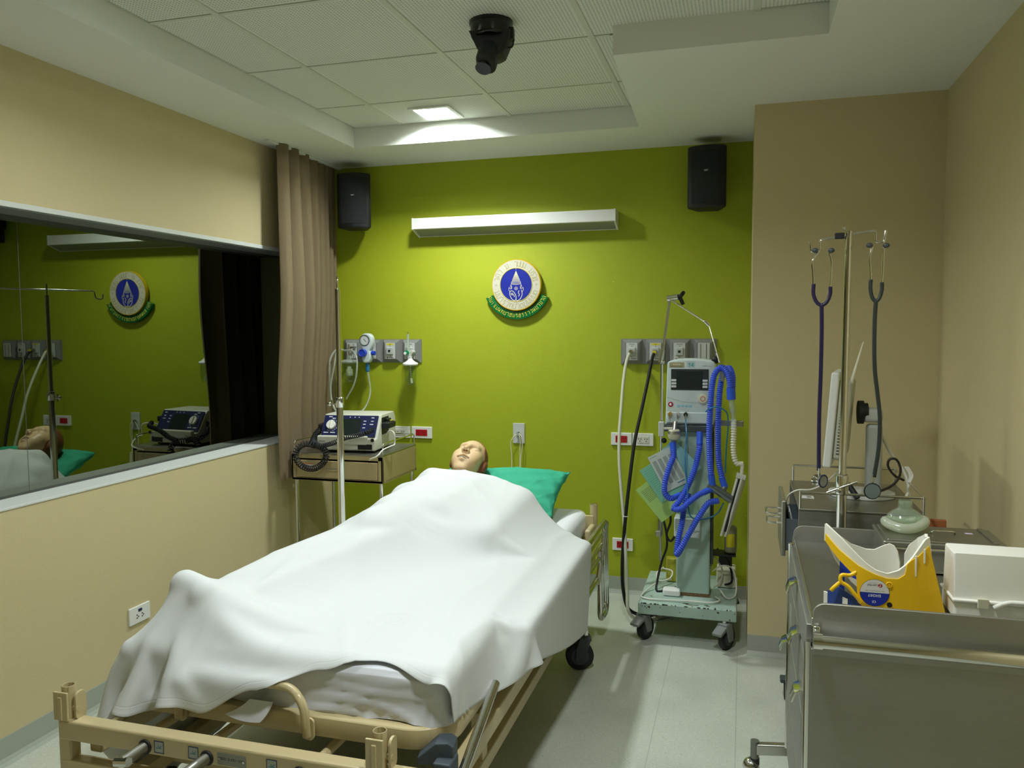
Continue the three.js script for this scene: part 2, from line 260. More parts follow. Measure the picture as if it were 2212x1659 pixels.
// hand drawn stand-ins for the Thai letters: each is a list of strokes in a 10 x 14 cell
const THAI = { k: [[1, 14, 1, 4, 3, 1, 7, 1, 9, 4, 9, 14], [1, 9, 4, 7, 5, 9, 3, 11]], n: [[2, 2, 3, 5, 3, 12, 6, 14, 9, 12, 9, 2], [3, 12, 1, 14]], a: [[2, 3, 5, 1, 8, 3, 8, 14]], s: [[1, 8, 4, 6, 8, 7, 8, 14, 2, 14, 1, 11, 4, 10], [8, 4, 10, 1], [1, 4, 5, 2, 8, 5]], r: [[2, 3, 5, 2, 8, 2, 4, 6, 8, 9, 7, 14, 4, 13]], m: [[1, 2, 3, 3, 3, 12, 1, 14, 6, 11, 9, 14, 9, 1]], p: [[1, 1, 2, 4, 2, 14, 5, 8, 8, 14, 8, 1]], y: [[2, 1, 4, 4, 2, 7, 2, 14, 9, 14, 9, 1]], t: [[1, 1, 3, 3, 3, 14, 4, 4, 7, 2, 9, 5, 9, 14]], w: [[2, 3, 5, 1, 8, 3, 8, 13, 6, 14, 5, 12]], l: [[1, 7, 4, 3, 8, 4, 9, 14], [1, 7, 1, 13, 4, 14, 5, 11]], e: [[3, 1, 3, 12, 5, 14], [7, 1, 7, 12, 9, 14]], b: [[1, 1, 3, 3, 3, 14, 9, 14, 9, 1]], i: [[3, 3, 5, 5, 3, 7], [3, 9, 5, 11, 3, 13]] };
function glyph(x, k, s) { x.beginPath(); for (const st of THAI[k]) { x.moveTo((st[0] - 5) * s, (st[1] - 7) * s); for (let i = 2; i < st.length; i += 2) x.lineTo((st[i] - 5) * s, (st[i + 1] - 7) * s); } x.stroke(); }
{ // round wall emblem with a green ribbon
  const t = thing('wall_emblem', 'round white and blue emblem with green ribbon of gold lettering', 'emblem', [1.284, 1.872, 0]);
  const R = 0.156, N = 1024, S = N / (2 * 0.23);
  const arcText = (x, str, r, a0, a1, s, inward) => { const n = str.length; for (let i = 0; i < n; i++) { if (str[i] === ' ') continue; const a = a0 + (a1 - a0) * (i + 0.5) / n; x.save(); x.translate(N / 2 + Math.cos(a) * r * S, N / 2 - Math.sin(a) * r * S); x.rotate(inward ? -a + Math.PI / 2 : -a - Math.PI / 2 + Math.PI); if (inward) x.rotate(0); glyph(x, str[i], s); x.restore(); } };
  const face = canvasTex(N, N, (x) => {
    x.fillStyle = '#c9c6b2'; x.fillRect(0, 0, N, N);
    x.fillStyle = '#1c2a92'; x.beginPath(); x.arc(N / 2, N / 2, 0.101 * S, 0, 7); x.fill(); x.strokeStyle = '#c9c04a'; x.lineWidth = 9; x.stroke();
    x.lineCap = 'round'; x.lineJoin = 'round'; x.lineWidth = 6; x.strokeStyle = '#98904a';
    const D = Math.PI / 180; arcText(x, 'aka n', 0.128, 172 * D, 112 * D, 5.6, true); arcText(x, 'anbm', 0.128, 95 * D, 62 * D, 5.6, true); arcText(x, 'nrws', 0.128, 45 * D, 10 * D, 5.6, true); 
    const low = (str, r, a0, a1, s) => { for (let i = 0; i < str.length; i++) { const a = a0 + (a1 - a0) * (i + 0.5) / str.length; x.save(); x.translate(N / 2 + Math.cos(a) * r * S, N / 2 - Math.sin(a) * r * S); x.rotate(-a - Math.PI / 2); glyph(x, str[i], s); x.restore(); } };
    low('mharwtyalymhdl'.replace(/h|d/g, 'n'), 0.128, 196 * D, 344 * D, 5.6);
    for (const sx of [-1, 1]) for (const [ox, oy] of [[0, 9], [9, 0], [0, -9], [-9, 0]]) { x.fillStyle = '#98904a'; x.beginPath(); x.arc(N / 2 + sx * 0.128 * S + ox, N / 2 + oy, 5, 0, 7); x.fill(); }
    // tiered crown over a looped monogram
    x.save(); x.translate(N / 2, N / 2); x.scale(2.2, 2.2); x.strokeStyle = '#e0d9a0'; x.fillStyle = '#e0d9a0'; x.lineWidth = 2.6;
    x.beginPath(); x.arc(0, -97, 2.6, 0, 7); x.fill(); x.beginPath(); x.moveTo(0, -90); x.lineTo(-4, -72); x.lineTo(4, -72); x.closePath(); x.fill();
    const tiers = [[-72, 5], [-63, 9], [-55, 13], [-47, 17], [-38, 21], [-29, 25], [-19, 29]]; for (const [y, w] of tiers) { x.beginPath(); x.moveTo(-w, y); x.quadraticCurveTo(0, y + 4, w, y); x.stroke(); for (let k = -3; k <= 3; k++) { x.beginPath(); x.moveTo(k * w / 3.3, y); x.lineTo(k * w / 3.9, y - 6); x.stroke(); } }
    for (const y of [-11, -4]) { x.beginPath(); x.moveTo(-31, y - 3); x.quadraticCurveTo(0, y + 7, 31, y - 3); x.stroke(); }
    for (const s of [-1, 1]) { x.beginPath(); x.moveTo(s * 29, -10); x.bezierCurveTo(s * 36, 2, s * 24, 12, s * 28, 22); x.bezierCurveTo(s * 36, 18, s * 34, 6, s * 36, 2); x.moveTo(s * 28, 22); x.quadraticCurveTo(s * 38, 30, s * 44, 14); x.quadraticCurveTo(s * 52, 34, s * 38, 42); x.stroke(); }
    x.beginPath(); x.arc(0, 22, 9, 0, 7); x.stroke(); x.beginPath(); x.arc(0, 22, 3.5, 0, 7); x.fill();
    x.lineWidth = 3.8; x.beginPath(); x.ellipse(-20, 66, 17, 32, -0.42, 0, 7); x.stroke(); x.beginPath(); x.arc(-26, 56, 5.5, 0, 7); x.stroke(); x.beginPath(); x.moveTo(-22, 60); x.quadraticCurveTo(-10, 60, -12, 74); x.stroke();
    x.beginPath(); x.moveTo(-3, 92); x.lineTo(8, 98); x.bezierCurveTo(30, 92, 48, 58, 34, 34); x.stroke(); x.beginPath(); x.moveTo(20, 36); x.quadraticCurveTo(10, 46, 18, 54); x.quadraticCurveTo(24, 62, 16, 70); x.stroke(); x.restore();
  });
  const uvFace = (g) => { const p = g.attributes.position, u = g.attributes.uv; for (let i = 0; i < p.count; i++) u.setXY(i, p.getX(i) / 0.46 + 0.5, p.getY(i) / 0.46 + 0.5); return g; };
  const rim = new THREE.CylinderGeometry(R, R + 0.002, 0.026, 72); rim.rotateX(Math.PI / 2); rim.translate(0, 0, 0.03); P('rim', rim, mat('#c7a81c', 0.3), t);
  P('face', uvFace(mv(new THREE.CircleGeometry(R - 0.005, 72), 0, 0, 0.0436)), mat(0xffffff, 0.35, { map: face }), t);
  P('centre_ring', ring(0.102, 0.0022, 0, 0, 0.0436), mat('#c9b83a', 0.3), t);
  const rs = new THREE.Shape(), a0 = 203 * Math.PI / 180, a1 = 337 * Math.PI / 180; rs.absarc(0, 0.006, 0.215, a0, a1, false); rs.lineTo(Math.cos(a1) * 0.168, Math.sin(a1) * 0.168 + 0.006); rs.absarc(0, 0.006, 0.168, a1, a0, true); rs.closePath();
  const rg = extrude(rs, 0.024, 0.002, [], 60); rg.translate(0, 0, 0.004); P('ribbon', toCreasedNormals(rg, 0.5), mat('#0b6b34', 0.25), t);
  // raised gold letters along the ribbon
  const gold = mat('#d9cf4e', 0.35), letters = 'knienptyasnrsrrawpyabal'; for (let i = 0; i < letters.length; i++) {
    const a = a0 + (a1 - a0) * (i + 0.5) / letters.length, s = 0.0017, px = Math.cos(a) * 0.191, py = Math.sin(a) * 0.191 + 0.006, rt = a + Math.PI / 2, gs = [];
    for (const st of THAI[letters[i]]) for (let k = 0; k < st.length - 2; k += 2) {
      const f = (u, v) => { const lx = (u - 5) * s, ly = (7 - v) * s; return [px + lx * Math.cos(rt) - ly * Math.sin(rt), py + lx * Math.sin(rt) + ly * Math.cos(rt), 0.0315]; };
      gs.push(rod(f(st[k], st[k + 1]), f(st[k + 2], st[k + 3]), 0.0015, 0.0015, 5)); }
    P('letter', gs, gold, t);
  }
  each('standoff', [disc(0.01, 0.03, 0, 0.06, 0.015), disc(0.01, 0.03, 0, -0.06, 0.015)], M.alu, t);
}
// gas outlet rails
const label = (txt, bg, fg, w = 128, h = 28, f = 'bold 21px sans-serif') => mat(0xffffff, 0.5, { map: canvasTex(w, h, (c) => { c.fillStyle = bg; c.fillRect(0, 0, w, h); c.fillStyle = fg; c.font = f; c.textAlign = 'center'; c.fillText(txt, w / 2, h - 7); }) });
function gasRail(name, x0, x1, kinds) {
  const y0 = 1.392, y1 = 1.541, n = kinds.length, w = (x1 - x0) / n, t = thing('gas_outlet_rail', name, 'gas outlet', [x0, y0, 0]);
  P('back_plate', span(0, x1 - x0, 0, y1 - y0, 0, 0.008), M.panelGrey, t);
  kinds.forEach((k, i) => {
    const cx = w * (i + 0.5), hh = (y1 - y0) / 2, f = mv(new THREE.CylinderGeometry(0.062, 0.085, 0.026, 4, 1), 0, 0, 0); f.rotateY(Math.PI / 4); f.rotateX(Math.PI / 2); f.scale(0.98, 1.2, 1); f.translate(cx, hh, 0.02);
    P('bezel', toCreasedNormals(f, 0.3), M.panelGrey, t);
    const o = new THREE.Group(); o.name = 'outlet'; o.position.set(cx, hh, 0.033); t.add(o);
    P('plate', rbox(0.067, 0.102, 0.006, 0, 0, 0.002, 0.002), M.outlet, o);
    if (k === 'blank') { each('slot', [box(0.003, 0.09, 0.003, -0.018, 0, 0.005), box(0.003, 0.09, 0.003, 0.014, 0, 0.005)], M.outletDark, o); return; }
    P('socket_body', [rbox(0.046, 0.048, 0.016, 0, 0.001, 0.01, 0.006)], mat('#b6bab4', 0.4), o); P('port', [box(0.014, 0.014, 0.004, 0, 0.001, 0.018)], M.dark, o);
    each('screw', [disc(0.0025, 0.002, 0, 0.032, 0.006), disc(0.0025, 0.002, 0, -0.032, 0.006)], M.outletDark, o);
    P('caption', mv(new THREE.PlaneGeometry(0.05, 0.0105), 0, 0.043, 0.0054), k === 'air' ? label('AIR', '#d8cf1c', '#3b3a10') : label(k === 'oxygen' ? 'OXYGEN' : 'VACUUM', '#c6cac5', '#3c4042'), o);
    each('maker_mark', [box(0.03, 0.003, 0.001, 0.008, -0.043, 0.0055), disc(0.0045, 0.001, -0.018, -0.043, 0.0055)], M.greyDark, o);
  });
  return t;
}
gasRail('grey gas outlet rail beside the curtain and pole', 0.096, 0.642, ['blank', 'vacuum', 'air', 'oxygen']);
gasRail('grey gas outlet rail behind the ventilator arm', 1.922, 2.473, ['oxygen', 'air', 'vacuum', 'blank']);
// mains sockets
function socket(lab, x, y, w, hasRed, group) {
  const t = thing('mains_socket', lab, 'socket', [x, y, 0], 0, group); P('plate', rbox(w, 0.076, 0.012, 0, 0, 0.006, 0.004), M.white, t);
  const f = P('socket_face', rbox(w * 0.56, 0.04, 0.004, 0, 0, 0.0125, 0.001), hasRed ? M.red : M.offWhite, t);
  const holes = []; for (const s of [-1, 1]) holes.push(box(0.005, 0.005, 0.002, s * w * 0.15 - 0.008, 0.005, 0.0145), box(0.005, 0.005, 0.002, s * w * 0.15 + 0.006, 0.005, 0.0145), box(0.005, 0.005, 0.002, s * w * 0.15, -0.008, 0.0145));
  each('pin_hole', holes, M.dark, f); return t;
}
socket('white double socket plate left of the red one beside the trolley', 0.487, 0.939, 0.138, false);
socket('white double socket plate half hidden behind the defibrillator', 0.345, 0.938, 0.138, false);
socket('white plate with red socket, right of the defibrillator', 0.637, 0.94, 0.142, true);
socket('white plate with red socket behind the white hose, upper one', 1.927, 0.941, 0.125, true);
socket('white double socket plate behind the black hose', 2.056, 0.941, 0.125, false);
socket('white plate with red socket low above the skirting by the ventilator', 1.937, 0.298, 0.125, true);
{
  const t = thing('data_socket', 'white socket plate low on the beige wall, half behind the blanket', 'socket', [0, 0.323, 1.83], Math.PI / 2);
  P('plate', rbox(0.128, 0.078, 0.01, 0, 0, 0.005, 0.003), M.white, t); P('port', rbox(0.022, 0.012, 0.004, 0, 0.019, 0.0105, 0.001), M.navy, t);
  each('pin_hole', [[-0.02, 0], [-0.012, -0.008], [-0.02, -0.014], [0.012, 0], [0.02, -0.008], [0.012, -0.014]].map(([a, b]) => box(0.005, 0.005, 0.002, a, b, 0.0105)), M.dark, t);
}
{ // call point with two cords
  const t = thing('nurse_call_plate', 'grey call plate with hanging cords behind the pillow', 'call plate', [1.287, 0.955, 0]);
  P('plate', rbox(0.075, 0.126, 0.008, 0, 0, 0.004, 0.002), M.outlet, t); P('jack', [disc(0.014, 0.014, -0.002, 0.0, 0.012), disc(0.008, 0.02, -0.002, 0, 0.018)], M.chrome, t);
  const c = M.ivory; for (const k of [[[1.285, 0.954, 0.02], [1.262, 0.938, 0.03], [1.242, 0.9, 0.03], [1.247, 0.82, 0.03], [1.25, 0.73, 0.04], [1.251, 0.64, 0.05]], [[1.291, 0.956, 0.02], [1.309, 0.94, 0.03], [1.315, 0.87, 0.03], [1.304, 0.79, 0.03], [1.306, 0.66, 0.045]], [[1.288, 0.954, 0.02], [1.3, 0.93, 0.028], [1.3, 0.84, 0.03], [1.3, 0.72, 0.035]]])
    P('cord', cable(k.map(p => [p[0] - 1.287, p[1] - 0.955, p[2]]), 0.0026, 40), c, t);
  P('call_button', [rod([0.016, -0.225, 0.04], [0.016, -0.32, 0.045], 0.011, 0.014)], M.ivory, t);
}
{ // ceiling camera
  const t = thing('security_camera', 'black ceiling camera hanging from a perforated tile', 'camera', [1.688, T, 1.8], 0.15);
  P('mount', lathe([[0, 0], [0.083, 0], [0.083, -0.012], [0.078, -0.016], [0.078, -0.05], [0.07, -0.066], [0, -0.066]]), M.blackGloss, t);
  const y = new THREE.Shape(); y.moveTo(-0.078, 0); y.lineTo(0.078, 0); y.lineTo(0.075, -0.03); y.lineTo(0.05, -0.085); y.quadraticCurveTo(0, -0.12, -0.05, -0.06); y.closePath(); const yg = extrude(y, 0.09, 0.008); yg.translate(0, -0.045, -0.045); P('yoke', toCreasedNormals(yg, 0.5), M.black, t);
  const b = new RoundedBoxGeometry(0.075, 0.14, 0.085, 3, 0.024); b.rotateX(-0.5); b.rotateZ(-0.18); b.translate(-0.005, -0.125, 0.025); P('camera_head', b, M.black, t);
  const l = new THREE.CylinderGeometry(0.027, 0.03, 0.022, 28); l.rotateX(-0.5); l.rotateZ(-0.18); l.translate(-0.019, -0.184, 0.062); P('lens', l, M.blackGloss, t);
  P('cable', cable([[0.07, -0.05, 0], [0.085, -0.07, 0.005], [0.08, -0.1, 0.01], [0.055, -0.1, 0.01]], 0.003, 24), M.black, t); P('side_block', rbox(0.02, 0.045, 0.04, 0.078, -0.05, 0, 0.004), M.black, t);
}
{ // suction regulator with blue knob
  const t = thing('suction_regulator', 'white suction regulator with round gauge and blue knob', 'regulator', [0.305, 1.46, 0.1]);
  const s = new THREE.Shape(); s.moveTo(-0.02, -0.062); s.quadraticCurveTo(0, -0.075, 0.022, -0.062); s.quadraticCurveTo(0.042, -0.03, 0.026, 0.01); s.quadraticCurveTo(0.05, 0.05, 0.045, 0.08); s.absarc(0.004, 0.08, 0.041, 0, Math.PI); s.quadraticCurveTo(-0.036, 0.04, -0.018, 0.012); s.quadraticCurveTo(-0.036, -0.03, -0.02, -0.062);
  const g = extrude(s, 0.036, 0.007); g.translate(0, 0, -0.02); P('body', toCreasedNormals(g, 0.6), M.plastic, t);
  const tx = canvasTex(128, 128, c => { c.fillStyle = '#d5dbd8'; c.fillRect(0, 0, 128, 128); c.strokeStyle = '#39413f'; c.lineWidth = 2; for (let i = 0; i < 27; i++) { const a = 2.3 + i * 0.18; c.beginPath(); c.moveTo(64 + 46 * Math.cos(a), 64 + 46 * Math.sin(a)); c.lineTo(64 + 55 * Math.cos(a), 64 + 55 * Math.sin(a)); c.stroke(); } c.strokeStyle = '#1a2330'; c.lineWidth = 6; c.beginPath(); c.moveTo(50, 44); c.lineTo(84, 84); c.stroke(); });
  const ga = P('gauge', mv(new THREE.CircleGeometry(0.032, 32), -0.005, 0.076, 0.0235), mat(0xffffff, 0.2, { map: tx, clearcoat: 1, clearcoatRoughness: 0.1 }), t); P('gauge_rim', ring(0.033, 0.003, -0.005, 0.076, 0.023), M.greyDark, ga);
  P('blue_knob', [disc(0.024, 0.03, -0.012, -0.004, 0.034), ring(0.022, 0.003, -0.012, -0.004, 0.049)], M.deepBlue, t); P('side_knob', disc(0.014, 0.022, 0.044, -0.006, 0, 'x'), M.deepBlue, t);
  P('coupling', disc(0.014, 0.06, 0.0, -0.005, -0.045), M.chrome, t); P('trap', lathe([[0, 0], [0.012, 0], [0.014, -0.05], [0.01, -0.058], [0, -0.058]], 0.0, -0.068, -0.005), M.blueTube, t);
  P('tube', cable([[0.002, -0.12, -0.004], [0.01, -0.17, 0], [0.019, -0.235, 0], [0.017, -0.3, 0.02], [-0.003, -0.36, 0.05], [-0.02, -0.382, 0.09]], 0.006), M.clearTube, t);
}
function jar(parent, x, y, z, r, h) { const j = P('jar', lathe([[0, 0], [r * 0.8, 0], [r * 0.9, 0.006], [r, 0.03], [r * 1.02, h], [r * 0.98, h], [r * 0.96, 0.03], [0, 0.006]], x, y, z), M.glass, parent); return j; }
{ // oxygen flowmeter with humidifier jar
  const t = thing('humidifier', 'clear humidifier jar under a white lid with green flow knob', 'humidifier', [0.604, 1.385, 0.1]);
  P('lid', lathe([[0, 0.038], [0.012, 0.036], [0.016, 0.028], [0.03, 0.016], [0.047, 0.008], [0.049, 0], [0.047, -0.008], [0, -0.008]]), M.white, t);
  const j = jar(t, 0, -0.135, 0, 0.038, 0.127); each('scale_mark', [0.112, 0.098, 0.084, 0.07, 0.056].map(y => { const g = box(0.02, 0.002, 0.0006, 0.019, -0.135 + y, 0.0345); return g; }), M.dark, j);
  P('dip_tube', [rod([0, -0.01, 0], [0.004, -0.09, 0], 0.003), rod([0.004, -0.09, 0], [0.009, -0.12, 0], 0.007)], M.white, t);
  P('flow_tube', rod([-0.014, 0.07, 0.0], [-0.014, 0.19, 0], 0.0085), M.clearTube, t); P('tube_tip', rod([-0.014, 0.19, 0], [-0.014, 0.205, 0], 0.003), M.chrome, t);
  P('valve_block', [rbox(0.024, 0.05, 0.026, -0.006, 0.062, 0, 0.004), rod([0, 0.034, 0], [0, 0.05, 0], 0.012), disc(0.011, 0.05, 0.0, 0.075, -0.035)], M.outlet, t); P('green_knob', [disc(0.014, 0.02, -0.014, 0.074, 0.022)], mat('#0d8a55', 0.35), t); P('knob_cap', disc(0.009, 0.006, -0.02, 0.07, 0.034), M.white, t);
}
{ // suction jar behind the drip stand
  const t = thing('suction_jar', 'clear suction jar with white float behind the left pole', 'jar', [0.19, 1.26, 0.125]);
  jar(t, 0, 0, 0, 0.055, 0.135); P('lid', lathe([[0, 0.18], [0.012, 0.178], [0.014, 0.155], [0.05, 0.15], [0.058, 0.142], [0.057, 0.13], [0, 0.13]]), M.clearTube, t);
  P('float', lathe([[0, 0.11], [0.012, 0.108], [0.014, 0.095], [0.022, 0.09], [0.023, 0.05], [0, 0.048]], 0, 0.0, 0), M.offWhite, t); P('fitting', [rod([0, 0.17, 0], [0, 0.25, 0], 0.006), disc(0.013, 0.02, 0, 0.215, 0, 'y'), rod([0, 0.23, 0], [0.0, 0.23, -0.09], 0.008)], M.chrome, t);
  const o = p => [p[0] - 0.19, p[1] - 1.26, p[2] - 0.125];
  for (const k of [[[0.166, 1.472, 0.14], [0.235, 1.47, 0.16], [0.27, 1.435, 0.18], [0.282, 1.349, 0.2], [0.261, 1.26, 0.2], [0.204, 1.165, 0.2]], [[0.166, 1.475, 0.15], [0.124, 1.479, 0.16], [0.098, 1.421, 0.2], [0.09, 1.332, 0.2], [0.094, 1.228, 0.2], [0.105, 1.14, 0.2], [0.148, 1.083, 0.22], [0.19, 1.075, 0.25]], [[0.142, 1.465, 0.2], [0.135, 1.378, 0.22], [0.109, 1.26, 0.22], [0.11, 1.171, 0.22], [0.146, 1.1, 0.24], [0.2, 1.08, 0.27]]]) P('tube', cable(k.map(o), 0.006), M.clearTube, t);
}
// ---------------------------------------------------------------- the bed
function wheelCaster(parent, x, z, r, top, turn, housingM, tyreM, pedal) {
  const c = new THREE.Group(); c.name = 'caster'; c.position.set(x, 0, z); c.rotation.y = turn; parent.add(c);
  P('wheel', [disc(r, r * 0.42, 0, r, 0, 'x', 32), disc(r * 0.93, r * 0.55, 0, r, 0, 'x', 32)], tyreM, c);
  P('hub', [disc(r * 0.62, r * 0.58, 0, r, 0, 'x'), disc(r * 0.2, r * 0.8, 0, r, 0, 'x')], M.greyDark, c);
  const f = new THREE.Shape(); f.moveTo(-r * 0.35, r * 0.75); f.lineTo(r * 0.3, r * 0.75); f.lineTo(r * 0.75, r * 2.25); f.lineTo(r * 0.05, r * 2.4); f.lineTo(-r * 0.3, r * 1.6); f.closePath();
  P('fork', [-1, 1].map(s => { const g = extrude(f, r * 0.12, 0.002); g.rotateY(-Math.PI / 2); g.translate(s * r * 0.4 + r * 0.06, 0, 0); return g; }).concat([rbox(r * 0.95, r * 0.3, r * 0.8, 0, r * 2.25, -r * -0.45 * -1 + r * 0.85, 0.006)]), housingM, c);
  P('stem', rod([0, r * 2.2, r * 0.4], [0, top, r * 0.4], r * 0.22), M.chrome, c);
  if (pedal) { const pg = extrude([[0, 0], [r * 1.5, -r * 0.75], [r * 1.45, -r * 0.95], [r * 1.1, -r * 0.85], [-r * 0.1, -r * 0.42]], r * 0.8, 0.003); pg.rotateY(-Math.PI / 2); pg.rotateY(Math.PI); pg.translate(-r * 0.4, r * 2.5, -r * 0.2); pg.rotateY(Math.PI); pg.translate(0, 0, 0); P('brake_pedal', toCreasedNormals(pg, 0.4), housingM, c); }
  return c;
}
const bed = thing('hospital_bed', 'cream steel hospital bed with cranks at the foot', 'bed', [0, 0, 0]);
{
  const t = bed, C = M.cream;
  const dk = extrude(rrect(0.8, -2.815, 1.868, -0.62, 0.13), 0.044, 0.008, [], 16); dk.rotateX(-Math.PI / 2); dk.translate(0, 0.457, 0); P('deck', toCreasedNormals(dk, 0.5), C, t);
  P('foot_bar', [rbox(1.16, 0.06, 0.05, 1.275, 0.43, 2.925, 0.008, 3)], C, t); P('lower_foot_bar', rbox(1.1, 0.05, 0.045, 1.25, 0.315, 2.925, 0.008, 3), C, t);
  for (const x of [0.712, 1.72]) P('leg', rbox(0.045, 0.42, 0.042, x, 0.245, 2.924, 0.008, 3), C, t);
  for (const x of [0.712, 1.72]) {
    const p = new THREE.Group(); p.name = 'corner_post'; t.add(p);
    P('tube', lathe([[0.012, 0], [0.019, 0], [0.019, 0.105], [0.0175, 0.107], [0.0155, 0.105], [0.0155, 0.02], [0, 0.02]], x + 0.004, 0.452, 2.925), C, p);
    P('socket_plate', [rbox(0.05, 0.085, 0.008, x, 0.503, 2.95, 0.002), rbox(0.014, 0.07, 0.006, x, 0.497, 2.955, 0.002)], C, p);
    const k = extrude(rrect(-0.02, 0, 0.02, 0.085, 0.018), 0.006, 0.001); k.rotateY(Math.PI / 2); k.translate(x + 0.032, 0.455, 2.915); P('side_tab', k, C, p); P('pivot', disc(0.008, 0.02, x + 0.03, 0.49, 2.925, 'x'), C, p);
  }
  for (const x of [0.78, 1.872]) P('side_rail_beam', rbox(0.045, 0.06, 2.22, x, 0.375, 1.79, 0.008), C, t);
  for (const z of [0.72, 1.45, 2.2]) P('cross_member', rbox(1.1, 0.045, 0.04, 1.3, 0.37, z, 0.006), C, t);
  for (const x of [0.94, 1.15, 1.5]) P('crank_shaft', rod([x, 0.405, 2.92], [x + 0.02, 0.395, 1.5], 0.014), C, t);
  P('actuator_box', [rbox(0.3, 0.1, 0.5, 1.24, 0.33, 2.25, 0.01)], M.greyDark, t);
  P('undercarriage', [rbox(0.05, 0.05, 2.0, 0.8, 0.2, 1.8, 0.006), rbox(0.05, 0.05, 2.0, 1.82, 0.2, 1.8, 0.006), rbox(1.0, 0.05, 0.05, 1.31, 0.2, 1.1, 0.006), rbox(1.0, 0.05, 0.05, 1.31, 0.2, 2.6, 0.006), rbox(0.04, 0.2, 0.05, 0.8, 0.28, 1.2, 0.004), rbox(0.04, 0.2, 0.05, 1.82, 0.28, 1.2, 0.004), rbox(0.04, 0.2, 0.05, 0.8, 0.28, 2.4, 0.004), rbox(0.04, 0.2, 0.05, 1.82, 0.28, 2.4, 0.004)], C, t);
  for (const [x, z, a] of [[1.9, 1.15, 1.9], [0.8, 1.1, 0.6], [1.82, 2.62, 0.5], [0.8, 2.62, 0.2]]) wheelCaster(t, x, z, 0.066, 0.2, a, M.greyDark, M.rubber, false);
  // mattress stop: a bowed tube bolted to the deck lip
  const stop = P('mattress_stop', bent([[1.03, 0.46, 2.838], [1.03, 0.55, 2.842], [1.06, 0.588, 2.82], [1.40, 0.588, 2.82], [1.452, 0.55, 2.842], [1.456, 0.46, 2.838]], 0.0125, 0.045), C, t);
  for (const x of [1.03, 1.456]) { const s = extrude(rrect(-0.017, -0.035, 0.017, 0.03, 0.015), 0.006, 0.001); s.translate(x, 0.478, 2.822); P('stop_tab', s, C, t); P('bolt', [disc(0.0075, 0.008, x, 0.474, 2.832)], mat('#4a2f22', 0.5), t); }
  // cranks, icon plates and rating plate on the foot bar
  for (const [x, y] of [[1.005, 0.423], [1.21, 0.42], [1.5, 0.418]]) {
    const c = new THREE.Group(); c.name = 'crank'; t.add(c); P('spindle', rod([x, y, 2.945], [x - 0.008, y - 0.005, 3.03], 0.0165), M.alu, c); P('collar', ring(0.0175, 0.004, x, y, 2.952), M.black, c);
    P('handle_joint', [rod([x - 0.03, y - 0.008, 3.028], [x + 0.012, y - 0.002, 3.028], 0.0135), rod([x - 0.008, y, 3.03], [x - 0.016, y - 0.1, 3.035], 0.009)], M.chrome, c);
  }
  const icon = mat(0xffffff, 0.35, { map: canvasTex(96, 96, x => { x.fillStyle = '#a9ada4'; x.fillRect(0, 0, 96, 96); x.strokeStyle = '#2b3556'; x.lineWidth = 7; x.strokeRect(5, 5, 86, 86); x.fillStyle = '#3f7d84'; x.fillRect(20, 52, 52, 7); x.save(); x.translate(48, 54); x.rotate(-0.6); x.fillRect(0, -4, 30, 7); x.restore(); x.beginPath(); x.moveTo(38, 30); x.lineTo(52, 46); x.lineTo(38, 46); x.fill(); }) });
  for (const x of [1.052, 1.166, 1.415]) P('icon_plate', mv(new THREE.PlaneGeometry(0.034, 0.037), x, 0.428, 2.9508), icon, t);
  const plate = mat(0xffffff, 0.3, { metalness: 0.3, map: canvasTex(256, 96, x => { x.fillStyle = '#8d8f80'; x.fillRect(0, 0, 256, 96); x.strokeStyle = '#232621'; x.lineWidth = 2.4; x.lineCap = 'round'; const s = 'tasntyi me saty i kntnn'; for (let i = 0; i < s.length; i++) { if (!THAI[s[i]]) continue; x.save(); x.translate(18 + i * 10, 42); glyph(x, s[i], 1.5); x.restore(); } }) });
  P('rating_plate', box(0.09, 0.034, 0.002, 1.29, 0.425, 2.951), plate, t); for (const x of [1.252, 1.328]) P('plate_screw', disc(0.003, 0.002, x, 0.425, 2.9525), M.chrome, t);
  // latch at the foot corner
  const la = extrude([[0, 0], [0.1, 0], [0.1, 0.055], [0.085, 0.065], [0.05, 0.062], [0, 0.02]], 0.05, 0.004); la.rotateY(0.15); la.translate(1.785, 0.43, 2.79); P('rail_latch', [la, rbox(0.05, 0.06, 0.07, 1.87, 0.425, 2.83, 0.006)], mat('#454f57', 0.5), t);
  // chrome side rail, lowered, on the near side of the head end
  const X = 1.945, sr = new THREE.Group(); sr.name = 'side_rail'; t.add(sr);
  P('top_tube', bent([[X, 0.605, 1.5], [X, 0.61, 0.72], [X + 0.005, 0.59, 0.68]], 0.0125, 0.03), M.chrome, sr);
  for (const y of [0.55, 0.5, 0.445]) P('bar', rod([X - 0.008, y, 0.78], [X - 0.008, y, 1.6], 0.0105), M.chrome, sr);
  P('bottom_tube', rod([X - 0.01, 0.35, 0.86], [X - 0.01, 0.35, 1.6], 0.0125), M.chrome, sr);
  P('end_loop', bent([[X, 0.6, 0.69], [X + 0.006, 0.12, 0.69], [X - 0.004, 0.12, 0.83], [X - 0.004, 0.48, 0.83]], 0.0145, 0.06), M.chrome, sr);
  P('inner_loop', bent([[X - 0.003, 0.57, 0.72], [X + 0.003, 0.16, 0.72], [X, 0.16, 0.79], [X, 0.4, 0.79]], 0.011, 0.04), M.chrome, sr);
  P('pivot_link', bent([[X + 0.004, 0.59, 0.69], [X - 0.004, 0.33, 0.9]], 0.0135), M.chrome, sr);
  P('lever', rod([1.925, 0.4, 2.93], [1.895, 0.5, 2.46], 0.0145), M.chrome, sr);
